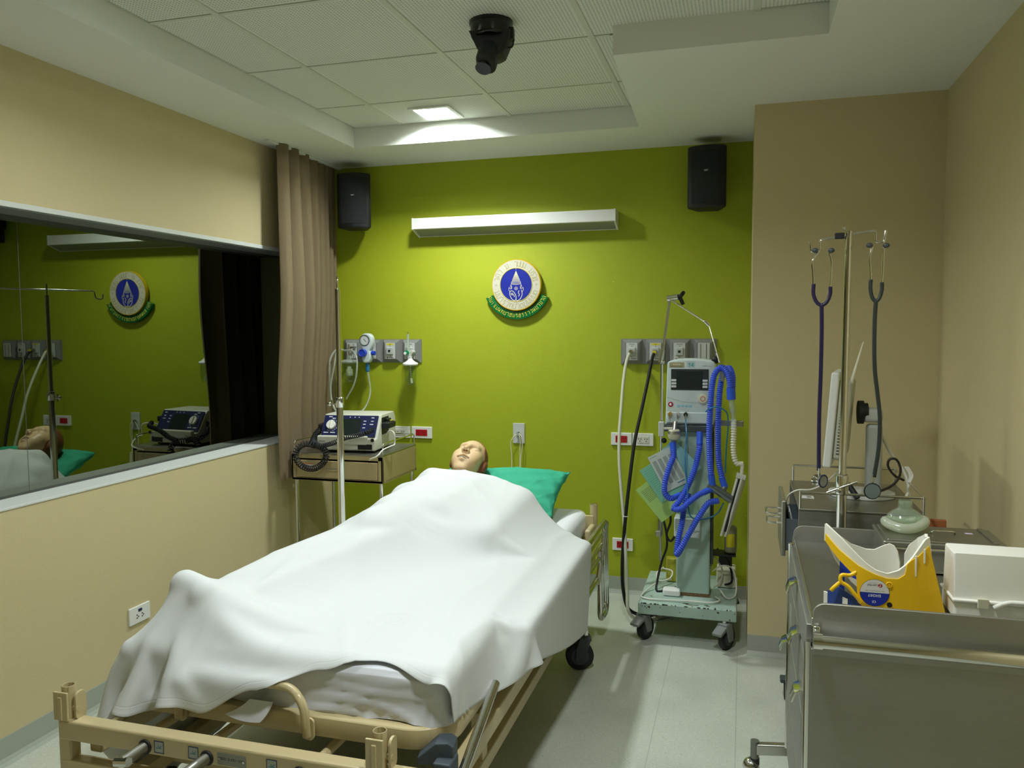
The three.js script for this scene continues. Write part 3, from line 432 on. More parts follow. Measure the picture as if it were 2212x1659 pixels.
  const lr = new THREE.Group(); lr.name = 'side_rail'; t.add(lr); P('top_tube', rod([0.785, 0.605, 0.72], [0.785, 0.605, 2.72], 0.0125), M.chrome, lr); for (const z of [0.8, 1.4, 2.0, 2.7]) P('upright', rod([0.785, 0.36, z], [0.785, 0.605, z], 0.009), M.chrome, lr);
  const hp = new THREE.Group(); hp.name = 'head_post'; t.add(hp); P('tube', lathe([[0.012, 0], [0.02, 0], [0.02, 0.21], [0.0155, 0.208], [0.0155, 0.1], [0, 0.1]], 1.878, 0.47, 0.66), C, hp);
  P('bracket', [rbox(0.045, 0.12, 0.012, 1.862, 0.57, 0.7, 0.004), rbox(0.03, 0.1, 0.16, 1.878, 0.535, 0.76, 0.012)], C, hp);
}
{ // mattress and rumpled sheet
  const mt = thing('mattress', 'thin white covered mattress showing beside the green pillow', 'mattress', [0, 0, 0]); P('cover', rbox(1.0, 0.15, 2.14, 1.345, 0.585 - 0.0095, 1.7, 0.05, 5), mat('#e6e9ea', 0.7, { metric: true, bumpMap: rep(weave, 7), bumpScale: 0.0005 }), mt);
}
// ---------------------------------------------------------------- distance field helpers
const capd = (p, a, b, r0, r1 = r0) => { const bx = b[0] - a[0], by = b[1] - a[1], bz = b[2] - a[2], px = p[0] - a[0], py = p[1] - a[1], pz = p[2] - a[2]; let h = (px * bx + py * by + pz * bz) / (bx * bx + by * by + bz * bz); h = h < 0 ? 0 : h > 1 ? 1 : h; return Math.hypot(px - bx * h, py - by * h, pz - bz * h) - (r0 + (r1 - r0) * h); };
const elld = (p, c, r) => { const x = (p[0] - c[0]) / r[0], y = (p[1] - c[1]) / r[1], z = (p[2] - c[2]) / r[2], k = Math.sqrt(x * x + y * y + z * z), q = Math.sqrt((x / r[0]) ** 2 + (y / r[1]) ** 2 + (z / r[2]) ** 2); return q < 1e-9 ? -Math.min(...r) : k * (k - 1) / q; };
const smin = (a, b, k) => { const h = Math.max(k - Math.abs(a - b), 0) / k; return Math.min(a, b) - h * h * k * 0.25; };
const smax = (a, b, k) => -smin(-a, -b, k);
const boxd = (p, c, h, r) => { const x = Math.abs(p[0] - c[0]) - h[0] + r, y = Math.abs(p[1] - c[1]) - h[1] + r, z = Math.abs(p[2] - c[2]) - h[2] + r; return Math.hypot(Math.max(x, 0), Math.max(y, 0), Math.max(z, 0)) + Math.min(Math.max(x, y, z), 0) - r; };
function meshField(f, c, half, res) {
  const mc = new MarchingCubes(res, new THREE.MeshBasicMaterial(), false, false, 400000); mc.isolation = 0; const p = [0, 0, 0];
  for (let k = 0; k < res; k++) for (let j = 0; j < res; j++) for (let i = 0; i < res; i++) { p[0] = c[0] + half * (i - res / 2) / (res / 2); p[1] = c[1] + half * (j - res / 2) / (res / 2); p[2] = c[2] + half * (k - res / 2) / (res / 2); mc.field[k * res * res + j * res + i] = -f(p) * 10; }
  mc.update(); const n = mc.count, g = new THREE.BufferGeometry(), pos = mc.positionArray.slice(0, n * 3);
  for (let i = 0; i < n; i++) for (let a = 0; a < 3; a++) pos[3 * i + a] = c[a] + half * pos[3 * i + a];
  g.setAttribute('position', new THREE.Float32BufferAttribute(pos, 3));
  let w = mergeVertices(g, 1e-5); const e = 0.0015, wp = w.attributes.position, nn = new Float32Array(wp.count * 3);
  for (let i = 0; i < wp.count; i++) { const q = [wp.getX(i), wp.getY(i), wp.getZ(i)], d = a => { const u = q.slice(), v = q.slice(); u[a] += e; v[a] -= e; return f(u) - f(v); }; const x = d(0), y = d(1), z = d(2), l = Math.hypot(x, y, z) || 1; nn.set([x / l, y / l, z / l], 3 * i); }
  w.setAttribute('normal', new THREE.BufferAttribute(nn, 3)); return w;
}
const FLESH = [[[1.03, 0.735, 1.12], [1.58, 0.745, 1.12], 0.095, 0.1], [[1.17, 0.745, 1.1], [1.14, 0.725, 1.5], 0.13, 0.13], [[1.38, 0.745, 1.1], [1.33, 0.725, 1.5], 0.135, 0.13], [[1.21, 0.72, 1.5], [1.17, 0.715, 1.78], 0.14, 0.13], [[0.99, 0.71, 1.15], [0.95, 0.69, 1.75], 0.06, 0.045], [[1.6, 0.745, 1.14], [1.6, 0.715, 1.62], 0.095, 0.065],
  [[1.1, 0.715, 1.78], [0.96, 0.705, 2.18], 0.085, 0.06], [[0.96, 0.705, 2.18], [0.9, 0.69, 2.52], 0.058, 0.04], [[1.25, 0.715, 1.78], [1.12, 0.705, 2.2], 0.085, 0.06], [[1.12, 0.705, 2.2], [1.03, 0.69, 2.6], 0.058, 0.04], [[0.9, 0.69, 2.52], [0.865, 0.765, 2.575], 0.046, 0.042], [[1.03, 0.69, 2.6], [1.0, 0.765, 2.66], 0.046, 0.042]];
{ // training manikin
  const t = thing('training_manikin', 'training manikin lying face up under the white blanket', 'manikin', [0, 0, 0]);
  const th = 0.5, yaw = 0.12, O = V(1.252, 0.905, 0.855), S = 1.1;
  const m4 = new THREE.Matrix4().makeBasis(V(1, 0, 0), V(0, Math.sin(th), -Math.cos(th)), V(0, Math.cos(th), Math.sin(th))).multiply(new THREE.Matrix4().makeRotationY(yaw)).multiply(new THREE.Matrix4().makeRotationZ(-0.06));
  const head = p => {
    const q = [Math.abs(p[0]), p[1], p[2]];
    let d = smin(elld(p, [0, 0.03, -0.01], [0.076, 0.098, 0.097]), elld(p, [0, -0.045, 0.022], [0.058, 0.072, 0.066]), 0.03);
    d = smin(d, capd(p, [-0.012, -0.102, 0.05], [0.012, -0.102, 0.05], 0.02), 0.025); d = smin(d, capd(q, [0.04, -0.02, 0.05], [0.03, -0.055, 0.055], 0.026), 0.03);
    d = smin(d, capd(q, [0.006, 0.036, 0.078], [0.034, 0.036, 0.07], 0.011), 0.02); d = smax(d, -elld(q, [0.031, 0.012, 0.094], [0.019, 0.012, 0.018]), 0.014);
    d = smin(d, elld(q, [0.031, 0.011, 0.066], [0.016, 0.011, 0.0155]), 0.004); d = smin(d, capd(p, [0, 0.028, 0.083], [0, -0.02, 0.106], 0.007, 0.0115), 0.012); d = smin(d, elld(q, [0.012, -0.025, 0.097], [0.0085, 0.008, 0.01]), 0.006);
    d = smax(d, -capd(q, [0.0065, -0.036, 0.1], [0.007, -0.022, 0.096], 0.0044), 0.002);
    d = smin(d, capd(q, [0, -0.052, 0.091], [0.024, -0.06, 0.076], 0.0075, 0.004), 0.008); d = smin(d, capd(q, [0, -0.076, 0.085], [0.02, -0.071, 0.076], 0.008, 0.004), 0.008);
    d = smax(d, -elld(q, [0, -0.064, 0.085], [0.031, 0.0088, 0.03]), 0.003); d = smin(d, elld(q, [0.078, -0.002, -0.012], [0.009, 0.031, 0.019]), 0.008);
    return smin(d, capd(p, [0, -0.05, -0.02], [0, -0.17, -0.03], 0.052, 0.05), 0.03);
  };
  const put = g => { g.scale(S, S, S); g.applyMatrix4(m4); return mv(g, O.x, O.y, O.z); };
  const hg = put(meshField(head, [0, -0.02, 0], 0.155, 104));
  const flesh = p => { let d = 9; for (const [a, b, r, s] of FLESH) d = smin(d, capd(p, a, b, r - 0.012, s - 0.012), 0.05); return smax(smin(d, capd(p, [1.25, 0.82, 0.98], [1.245, 0.76, 1.08], 0.055, 0.07), 0.05), 0.655 - p[1], 0.01); };
  const bg = meshField(flesh, [1.17, 0.72, 1.87], 0.95, 120);
  P('body', [hg, bg], M.skin, t);
  const cap = p => smax(Math.abs(head(p) - 0.0005) - 0.0032, Math.max(p[2] + p[1] * -0.25 - 0.024 + 0.006 * Math.sin(p[1] * 90), -p[1] - 0.065), 0.004);
  P('hair', put(meshField(cap, [0, 0, -0.01], 0.14, 84)), M.hair, t);
  const th2 = []; for (let i = -4; i <= 4; i++) th2.push(rbox(0.0058, 0.007, 0.004, i * 0.0061, -0.0592 - 0.0002 * i * i, 0.083 - 0.00045 * i * i, 0.001)); for (const g of th2) P('tooth', put(g), mat('#ded8c4', 0.25), t);
  P('mouth_cavity', put(mv(new THREE.SphereGeometry(1, 20, 12), 0, 0, 0).scale(0.03, 0.011, 0.008).translate(0, -0.065, 0.064)), mat('#1c0d0b', 0.5), t);
}
{ // pillow
  const nu = 90, nv = 44, Wp = 0.355, Dp = 0.2, pos = [], idx = [], wr = (u, v) => 0.004 * Math.pow(1 - Math.abs(Math.sin(5 * u - 3.4 * v + 1.5 * Math.sin(3 * v))), 3) + 0.005 * Math.pow(1 - Math.abs(Math.sin(7 * u + 4 * v + 2)), 4) * Math.max(0, u) + 0.006 * Math.sin(9 * u + 4 * v) * Math.max(0, Math.abs(u) - 0.35) + 0.004 * Math.sin(21 * u - 9 * v) * Math.abs(u) ** 3 + 0.003 * Math.sin(14 * v + 6 * u);
  for (const s of [1, -1]) for (let j = 0; j <= nv; j++) for (let i = 0; i <= nu; i++) {
    const u = i / nu * 2 - 1, v = j / nv * 2 - 1, e = Math.pow(Math.max(0, 1 - Math.pow(Math.abs(u), 2.6)), 0.55) * Math.pow(Math.max(0, 1 - Math.pow(Math.abs(v), 2.8)), 0.55), dip = s > 0 ? 0.045 * Math.exp(-((u + 0.38) ** 2) / 0.08 - v * v / 0.5) : 0;
    const pinch = 1 - 0.05 * (1 - u * u) * v * v; pos.push(u * Wp * (1 - 0.06 * (1 - v * v) * Math.abs(u)), s * (0.075 * e + (e > 0.05 ? wr(u, v) : 0)) - dip * e + 0.012 * u, v * Dp * pinch);
  }
  const q = nu + 1, n = q * (nv + 1); for (let s = 0; s < 2; s++) for (let j = 0; j < nv; j++) for (let i = 0; i < nu; i++) { const a = s * n + j * q + i, b = a + 1, c = a + q, d = c + 1; s ? idx.push(a, b, c, b, d, c) : idx.push(a, c, b, b, c, d); }
  let g = new THREE.BufferGeometry(); g.setAttribute('position', new THREE.Float32BufferAttribute(pos, 3)); g.setIndex(idx); g.deleteAttribute('uv'); g = mergeVertices(g, 1e-4); g.computeVertexNormals();
  const t = thing('pillow', 'plump green pillow under the manikin head', 'pillow', [1.395, 0.755, 0.83], -0.04); g.rotateX(0.42); P('cover', g, M.pillow, t);
}
// ---------------------------------------------------------------- blanket: cloth laid over the body and let fall
{
  const Wc = 1.98, Lc = 2.1, sp = 0.02, nu = Math.round(Wc / sp) + 1, nv = Math.round(Lc / sp) + 1, N = nu * nv;
  const p = new Float64Array(N * 3), o = new Float64Array(N * 3), an = -0.12, eu = [Math.cos(an), -Math.sin(an)], ev = [Math.sin(an), Math.cos(an)], u0 = 0.76;
  const LEN = [[0, 1.8], [0.09, 1.88], [0.18, 1.94], [0.27, 2.0], [0.36, 2.06], [0.45, 2.05], [0.54, 2.03], [0.63, 1.91], [0.72, 1.8], [0.81, 1.74], [0.9, 1.8], [1, 1.76]], lenAt = s => { for (let k = 0; k < LEN.length - 1; k++) if (s <= LEN[k + 1][0]) { const q = (s - LEN[k][0]) / (LEN[k + 1][0] - LEN[k][0]); return LEN[k][1] + (LEN[k + 1][1] - LEN[k][1]) * q * q * (3 - 2 * q); } return LEN[LEN.length - 1][1]; };
  for (let j = 0; j < nv; j++) for (let i = 0; i < nu; i++) { const s = i / (nu - 1), t = j / (nv - 1), u = -u0 + s * (u0 + 1.15 - 0.18 * t), v = t * lenAt(s), k = 3 * (j * nu + i); p[k] = 1.235 + u * eu[0] + v * ev[0]; p[k + 2] = 0.915 + 0.27 * Math.pow(Math.max(0, u) / 1.15, 1.2) * (1 - t) + u * eu[1] + v * ev[1]; p[k + 1] = 1.0 + 0.006 * Math.sin(13 * u + 5 * v) + 0.004 * (rnd() - 0.5); }
  o.set(p);
  // what the cloth rests on, as flat arrays: body parts reach down to the mattress, so nothing slips beneath them
  const CAPS = [...FLESH, [[0.855, 0.772, 2.58], [1.005, 0.772, 2.66], 0.038, 0.038], [[1.13, 0.79, 1.01], [1.46, 0.785, 1.05], 0.1, 0.1], [[1.06, 0.585, 2.82], [1.4, 0.585, 2.82], 0.014, 0.014], [[1.0, 0.57, 2.83], [1.05, 0.57, 2.838], 0.02, 0.02]], F = new Float64Array(CAPS.length * 9), NC = CAPS.length;
  CAPS.forEach(([a, b, r, q], k) => { const bx = b[0] - a[0], bz = b[2] - a[2]; F.set([a[0], a[1], a[2], bx, b[1] - a[1], bz, 1 / (bx * bx + bz * bz), r + (k < FLESH.length ? 0.004 : 0), q - r], 9 * k); });
  const rb = (dx, dy, dz, r) => { const x = dx + r, y = dy + r, z = dz + r, a = x > 0 ? x : 0, b = y > 0 ? y : 0, c = z > 0 ? z : 0, m = x > y ? (x > z ? x : z) : (y > z ? y : z); return Math.sqrt(a * a + b * b + c * c) + (m < 0 ? m : 0) - r; };
  const col = (x, y, z) => {
    let d = rb(Math.abs(x - 1.345) - 0.515, Math.abs(y - 0.555) - 0.105, Math.abs(z - 1.7) - 1.085, 0.05), e = rb(Math.abs(x - 1.33) - 0.535, Math.abs(y - 0.47) - 0.03, Math.abs(z - 1.72) - 1.1, 0.02); if (e < d) d = e;
    e = rb(Math.abs(x - 1.935) - 0.026, Math.abs(y - 0.34) - 0.285, Math.abs(z - 1.5) - 0.8, 0.02); if (e < d) d = e;
    e = rb(Math.abs(x - 0.785) - 0.026, Math.abs(y - 0.34) - 0.285, Math.abs(z - 1.75) - 1.02, 0.02); if (e < d) d = e;
    for (let k = 0; k < NC * 9; k += 9) { const px = x - F[k], pz = z - F[k + 2]; let h = (px * F[k + 3] + pz * F[k + 5]) * F[k + 6]; h = h < 0 ? 0 : h > 1 ? 1 : h; const ax = px - F[k + 3] * h, az = pz - F[k + 5] * h; let ay = y - F[k + 1] - F[k + 4] * h; if (ay < 0) ay = 0; e = Math.sqrt(ax * ax + ay * ay + az * az) - F[k + 7] - F[k + 8] * h; if (e < d) d = e; }
    return d;
  };
  const con = []; const add = (a, b, s) => con.push(a, b, Math.hypot(p[3 * a] - p[3 * b], p[3 * a + 2] - p[3 * b + 2]), s);
  for (let j = 0; j < nv; j++) for (let i = 0; i < nu; i++) { const a = j * nu + i; if (i + 1 < nu) add(a, a + 1, 1); if (j + 1 < nv) add(a, a + nu, 1); if (i + 1 < nu && j + 1 < nv) { add(a, a + nu + 1, 0.35); add(a + 1, a + nu, 0.35); } if (i + 3 < nu) add(a, a + 3, 0.05); if (j + 3 < nv) add(a, a + 3 * nu, 0.05); }
  const nc = con.length / 4, ca = new Int32Array(nc), cb = new Int32Array(nc), cl = new Float64Array(nc), cs = new Float64Array(nc); for (let i = 0; i < nc; i++) { ca[i] = con[4 * i] * 3; cb[i] = con[4 * i + 1] * 3; cl[i] = con[4 * i + 2]; cs[i] = con[4 * i + 3]; }
  const e = 0.002, th = 0.006, STEPS = 340;
  const collide = fr => { for (let i = 0; i < N * 3; i += 3) { const x = p[i], y = p[i + 1], z = p[i + 2]; if (y > 0.96) continue; const d = col(x, y, z) - th; if (d < 0) { let gx = col(x + e, y, z) - d - th, gy = col(x, y + e, z) - d - th, gz = col(x, y, z + e) - d - th; const l = Math.sqrt(gx * gx + gy * gy + gz * gz) || 1; p[i] -= d * gx / l; p[i + 1] -= d * gy / l; p[i + 2] -= d * gz / l; o[i] += (p[i] - o[i]) * fr; o[i + 1] += (p[i + 1] - o[i + 1]) * fr; o[i + 2] += (p[i + 2] - o[i + 2]) * fr; } if (p[i + 1] < 0.02) p[i + 1] = 0.02; if (p[i] < 0.03) p[i] = 0.03; } };
  for (let s = 0; s < STEPS; s++) {
    for (let i = 0; i < N * 3; i++) { const v = (p[i] - o[i]) * 0.955; o[i] = p[i]; p[i] += v; if (i % 3 === 1) p[i] -= 0.0007; }
    for (let it = 0; it < 10; it++) { const rev = it & 1; for (let m = 0; m < nc; m++) { const c = rev ? nc - 1 - m : m, a = ca[c], b = cb[c], dx = p[b] - p[a], dy = p[b + 1] - p[a + 1], dz = p[b + 2] - p[a + 2], l = Math.sqrt(dx * dx + dy * dy + dz * dz), f = (l - cl[c]) / l * 0.5 * cs[c]; p[a] += dx * f; p[a + 1] += dy * f; p[a + 2] += dz * f; p[b] -= dx * f; p[b + 1] -= dy * f; p[b + 2] -= dz * f; } if (it % 3 === 1) collide(0.9); }
    collide(0.95);
  }
    // finer surface: cubic resampling, then a thin shell
  const K = 2, mu = (nu - 1) * K + 1, mvv = (nv - 1) * K + 1, S = new Float32Array(mu * mvv * 3), cub = (a, b, c, d, t) => b + 0.5 * t * (c - a + t * (2 * a - 5 * b + 4 * c - d + t * (3 * (b - c) + d - a)));
  const at = (i, j, a) => p[3 * (Math.min(nv - 1, Math.max(0, j)) * nu + Math.min(nu - 1, Math.max(0, i))) + a];
  for (let j = 0; j < mvv; j++) for (let i = 0; i < mu; i++) { const I = Math.floor(i / K), J = Math.floor(j / K), s = i / K - I, t = j / K - J; for (let a = 0; a < 3; a++) { const r = []; for (let k = -1; k < 3; k++) r.push(cub(at(I - 1, J + k, a), at(I, J + k, a), at(I + 1, J + k, a), at(I + 2, J + k, a), s)); S[3 * (j * mu + i) + a] = cub(...r, t); } }
  for (let pass = 0; pass < 3; pass++) { const c = S.slice(); for (let j = 1; j < mvv - 1; j++) for (let i = 1; i < mu - 1; i++) for (let a = 0; a < 3; a++) { const k = 3 * (j * mu + i) + a; S[k] = 0.5 * c[k] + 0.125 * (c[k - 3] + c[k + 3] + c[k - 3 * mu] + c[k + 3 * mu]); } }
  { const h = (x, z) => { const w = 0.5 * Math.sin(3.1 * x + 1.7 * z) + 0.35 * Math.sin(5.3 * z - 2.2 * x); const r = (q, k) => Math.pow(1 - Math.abs(Math.sin(q)), k); return 0.009 * r(4.2 * x + 2.6 * z + 2.1 * w, 3) * (0.5 + 0.5 * Math.sin(2.4 * z + 3.3 * x)) + 0.008 * r(-5.5 * x + 3.4 * z + 1.6 * w + 1, 4) * (0.5 + 0.5 * Math.sin(3.6 * x - 1.9 * z + 1)) + 0.006 * r(9 * x + 1.4 * z - 2 * w, 4) * (0.5 + 0.5 * Math.sin(4.1 * z + 2)); }; for (let i = 0; i < mu * mvv; i++) S[3 * i + 1] += h(S[3 * i], S[3 * i + 2] + 0.6 * S[3 * i + 1]); }
  const tg = new THREE.BufferGeometry(); tg.setAttribute('position', new THREE.BufferAttribute(S, 3)); const ti = []; for (let j = 0; j < mvv - 1; j++) for (let i = 0; i < mu - 1; i++) { const a = j * mu + i; ti.push(a, a + mu, a + 1, a + 1, a + mu, a + mu + 1); } tg.setIndex(ti); tg.computeVertexNormals();
  const nn = tg.attributes.normal, n2 = mu * mvv, pos = new Float32Array(n2 * 6), uv = new Float32Array(n2 * 4), idx = [];
  for (let i = 0; i < n2; i++) { for (let a = 0; a < 3; a++) { const nv_ = nn.array[3 * i + a]; pos[3 * i + a] = S[3 * i + a] + 0.0015 * nv_; pos[3 * (n2 + i) + a] = S[3 * i + a] - 0.0015 * nv_; } const U = (i % mu) / (mu - 1) * Wc, Vv = Math.floor(i / mu) / (mvv - 1) * Lc; uv[2 * i] = uv[2 * (n2 + i)] = U / Lc; uv[2 * i + 1] = uv[2 * (n2 + i) + 1] = Vv / Lc; }
  for (let k = 0; k < ti.length; k += 3) { idx.push(ti[k], ti[k + 1], ti[k + 2], n2 + ti[k], n2 + ti[k + 2], n2 + ti[k + 1]); }
  const side = (a, b) => idx.push(a, b, n2 + a, b, n2 + b, n2 + a); for (let i = 0; i < mu - 1; i++) { side(i, i + 1); side((mvv - 1) * mu + i + 1, (mvv - 1) * mu + i); } for (let j = 0; j < mvv - 1; j++) { side((j + 1) * mu, j * mu); side(j * mu + mu - 1, (j + 1) * mu + mu - 1); }
  const g = new THREE.BufferGeometry(); g.setAttribute('position', new THREE.BufferAttribute(pos, 3)); g.setAttribute('uv', new THREE.BufferAttribute(uv, 2)); g.setIndex(idx); g.computeVertexNormals();
  const bt = canvasTex(2048, 2048, (x, w) => { x.fillStyle = '#808080'; x.fillRect(0, 0, w, w); const im = x.getImageData(0, 0, w, w), d = im.data; for (let y = 0; y < w; y++) for (let xx = 0; xx < w; xx++) { const v = 118 + 4 * Math.sin(xx * 1.6) * Math.sin(y * 1.6) + 16 * rnd(); const k = 4 * (y * w + xx); d[k] = d[k + 1] = d[k + 2] = v; } x.putImageData(im, 0, 0);
    x.strokeStyle = 'rgba(235,235,235,0.95)'; const cx = 0.69 * w, cy = 0.2 * w; x.lineWidth = 9; for (const r of [62, 36]) { x.beginPath(); x.arc(cx, cy, r, 0, 7); x.stroke(); } x.beginPath(); x.arc(cx, cy, 84, 0.5, 2.64); x.stroke(); x.lineWidth = 6; for (let k = 0; k < 20; k++) { const a = 0.55 + k * 0.11; x.beginPath(); x.moveTo(cx + 70 * Math.cos(a), cy + 70 * Math.sin(a)); x.lineTo(cx + 80 * Math.cos(a), cy + 80 * Math.sin(a)); x.stroke(); } x.beginPath(); x.moveTo(cx, cy - 28); x.lineTo(cx - 12, cy + 8); x.lineTo(cx + 12, cy + 8); x.closePath(); x.stroke();
    for (const y of [24, w - 24]) { x.fillStyle = 'rgba(60,60,60,0.6)'; x.fillRect(0, y, w, 4); } }); bt.colorSpace = THREE.NoColorSpace;
  const m = solo('blanket', g, mat('#d6dad8', 0.9, { bumpMap: bt, bumpScale: 0.0016, sheen: 0.2, sheenRoughness: 0.7 }), 'white blanket draped over the manikin and bed', 'blanket');
}
{ // rumpled end of the under sheet, wrapped round the foot of the mattress
  const nu = 130, nv = 30, pos = [], idx = [], prof = [[-0.1, 0.652], [-0.03, 0.652], [-0.008, 0.646], [0.004, 0.628], [0.006, 0.57], [0.012, 0.507]], L1 = 0.8, L2 = 0.05 * Math.PI / 2, L3 = 0.12, LT = L1 + L2 + L3;
  const base = s => s < L1 ? [0.995 + s, 2.772, 0, 1] : s < L1 + L2 ? (a => [1.795 + 0.052 * Math.sin(a), 2.72 + 0.052 * Math.cos(a), Math.sin(a), Math.cos(a)])((s - L1) / 0.05) : [1.847, 2.72 - (s - L1 - L2), 1, 0];
  for (let j = 0; j <= nv; j++) for (let i = 0; i <= nu; i++) {
    const s = i / nu * LT, v = j / nv, k = v * 5, a = Math.min(4, Math.floor(k)), q = k - a, off = prof[a][0] + (prof[a + 1][0] - prof[a][0]) * q, y = prof[a][1] + (prof[a + 1][1] - prof[a][1]) * q, b = base(s), low = Math.max(0, v - 0.5) * 2;
    const r = x => Math.pow(1 - Math.abs(Math.sin(x)), 2), wp = 1.3 * Math.sin(4.1 * s + 5 * v) + 0.9 * Math.sin(9.7 * s - 3.1 * v), w = (s > 0.82 ? 0.25 : 1) * low * (0.014 * r(8 * s + 5.5 * v + 1.7 * wp) * (0.5 + 0.5 * Math.sin(6.1 * s + 1)) + 0.008 * r(-6 * s + 10 * v + 2.2 * wp) + 0.003 * Math.sin(23 * s + 2 * wp));
    const o = off + w; pos.push(b[0] + b[2] * o, Math.max(0.5035, y + 0.01 * low * Math.sin(11 * s) - 0.004 * low), b[1] + b[3] * o);
  }
  const q = nu + 1; for (let j = 0; j < nv; j++) for (let i = 0; i < nu; i++) { const a = j * q + i; idx.push(a, a + q, a + 1, a + 1, a + q, a + q + 1); }
  const g = new THREE.BufferGeometry(); g.setAttribute('position', new THREE.Float32BufferAttribute(pos, 3)); g.setIndex(idx); g.computeVertexNormals();
  const s = thing('bed_sheet', 'crumpled white under-sheet hanging out at the foot of the mattress', 'sheet'); P('cloth', g, mat('#dfe2e8', 0.85), s);
  const fs = new THREE.Shape(); fs.moveTo(0, 0); fs.quadraticCurveTo(0.06, -0.02, 0.12, -0.01); fs.quadraticCurveTo(0.145, 0.015, 0.15, 0.05); fs.lineTo(0.075, 0.05); fs.quadraticCurveTo(0.05, 0.02, 0, 0); const fg = extrude(fs, 0.003, 0.001); fg.rotateX(-0.35); fg.translate(1.185, 0.487, 2.832); P('loose_corner', fg, mat('#dfe2e8', 0.85), s);
}
// ---------------------------------------------------------------- left corner: drip stand, trolley, defibrillator
{
  const t = thing('drip_stand', 'slim steel drip stand between the bed and the defibrillator trolley', 'drip stand', [0.73, 0, 1.262]);
  P('lower_tube', rod([0, 0.05, 0], [0, 1.27, 0], 0.0165), M.chrome, t); P('upper_tube', rod([0, 1.25, 0], [0, 1.8, 0], 0.0125), M.chrome, t);
  P('collar', lathe([[0, 0.02], [0.02, 0.02], [0.021, 0.015], [0.021, -0.03], [0, -0.03]], 0, 1.255, 0), M.chrome, t); P('clamp_knob', [rod([-0.02, 1.24, 0], [-0.055, 1.24, 0], 0.004), ball(0.011, -0.055, 1.24, 0), rod([-0.04, 1.22, 0], [-0.04, 1.26, 0], 0.005)], M.chrome, t);
  const d = [0.473, 0.881], e = k => [d[0] * k, 0, d[1] * k];
  P('top_pin', rod([0, 1.79, 0], [0, 1.86, 0], 0.005), M.chrome, t);
  for (const s of [-1, 1]) P('hook', bent([[0, 1.83, 0], [d[0] * 0.24 * s, 1.83, d[1] * 0.24 * s], [d[0] * 0.25 * s, 1.785, d[1] * 0.25 * s], [d[0] * 0.285 * s, 1.785, d[1] * 0.285 * s], [d[0] * 0.288 * s, 1.815, d[1] * 0.288 * s]], 0.0042, 0.012, 8), M.chrome, t);
  for (let k = 0; k < 3; k++) { const a = Math.PI * (0.62 + 0.38 * k), x = Math.sin(a) * 0.22, z = Math.cos(a) * 0.22; P('foot', rod([0, 0.085, 0], [x, 0.06, z], 0.013), M.chrome, t); P('castor', ball(0.028, x, 0.03, z), M.rubber, t); }
}
{
  const x0 = 0.115, x1 = 0.692, z0 = 0.235, z1 = 0.71, yt = 0.9, t = thing('instrument_trolley', 'cream steel trolley with one drawer under the defibrillator', 'trolley', [0, 0, 0]);
  P('top', rbox(x1 - x0, 0.012, z1 - z0, (x0 + x1) / 2, yt - 0.006, (z0 + z1) / 2, 0.003), M.steelTop, t);
  P('cabinet', [span(x0, x0 + 0.012, 0.738, yt - 0.01, z0, z1, 0.002), span(x1 - 0.012, x1, 0.738, yt - 0.01, z0, z1, 0.002), span(x0, x1, 0.738, yt - 0.01, z0, z0 + 0.01), span(x0, x1, 0.738, 0.752, z0, z1), span(x0, x1, 0.866, yt - 0.01, z1 - 0.012, z1, 0.002), span(x0, x0 + 0.03, 0.738, yt - 0.01, z1 - 0.012, z1, 0.002), span(x1 - 0.03, x1, 0.738, yt - 0.01, z1 - 0.012, z1, 0.002), span(x0, x1, 0.738, 0.754, z1 - 0.012, z1, 0.002)], mat('#a99a6c', 0.4), t);
  const d = P('drawer', span(x0 + 0.033, x1 - 0.033, 0.757, 0.856, z1 - 0.02, z1 + 0.004, 0.003), mat('#ad9c72', 0.4), t); P('handle', bent([[0.34, 0.806, z1], [0.345, 0.812, z1 + 0.02], [0.43, 0.812, z1 + 0.02], [0.435, 0.806, z1]], 0.0035, 0.012, 8), M.chrome, d);
  P('drawer_label', [box(0.085, 0.034, 0.001, 0.215, 0.822, z1 + 0.0047)], mat(0xffffff, 0.5, { map: canvasTex(128, 52, c => { c.fillStyle = '#cfcfcb'; c.fillRect(0, 0, 128, 52); c.fillStyle = '#cf7a2c'; c.fillRect(0, 0, 128, 9); c.fillRect(0, 44, 128, 8); c.fillStyle = '#8b9196'; for (let i = 0; i < 3; i++) c.fillRect(10, 15 + i * 9, 70 + 12 * (i % 2), 3); }) }), d);
  P('rail', bent([[x0 + 0.008, yt, z1 - 0.02], [x0 + 0.008, yt + 0.062, z1 - 0.02], [x0 + 0.008, yt + 0.062, z0 + 0.01], [x1 - 0.008, yt + 0.062, z0 + 0.01], [x1 - 0.008, yt + 0.062, z1 - 0.02], [x1 - 0.008, yt, z1 - 0.02]], 0.0045, 0.025, 10), M.chrome, t);
  for (const [a, b] of [[x0 + 0.008, z0 + 0.01], [x1 - 0.008, z0 + 0.01]]) P('rail_post', rod([a, yt, b], [a, yt + 0.06, b], 0.0045), M.chrome, t);
  for (const [a, b] of [[x0 + 0.02, z0 + 0.02], [x1 - 0.02, z0 + 0.02], [x0 + 0.02, z1 - 0.02], [x1 - 0.02, z1 - 0.02]]) { P('leg', rod([a, 0.09, b], [a, 0.74, b], 0.0125), M.chrome, t); P('castor', [disc(0.035, 0.022, a, 0.035, b, 'x'), rod([a, 0.06, b], [a, 0.1, b], 0.012)], M.rubber, t); }
  P('shelf', span(x0 + 0.02, x1 - 0.02, 0.28, 0.292, z0 + 0.02, z1 - 0.02), M.steelTop, t);
}
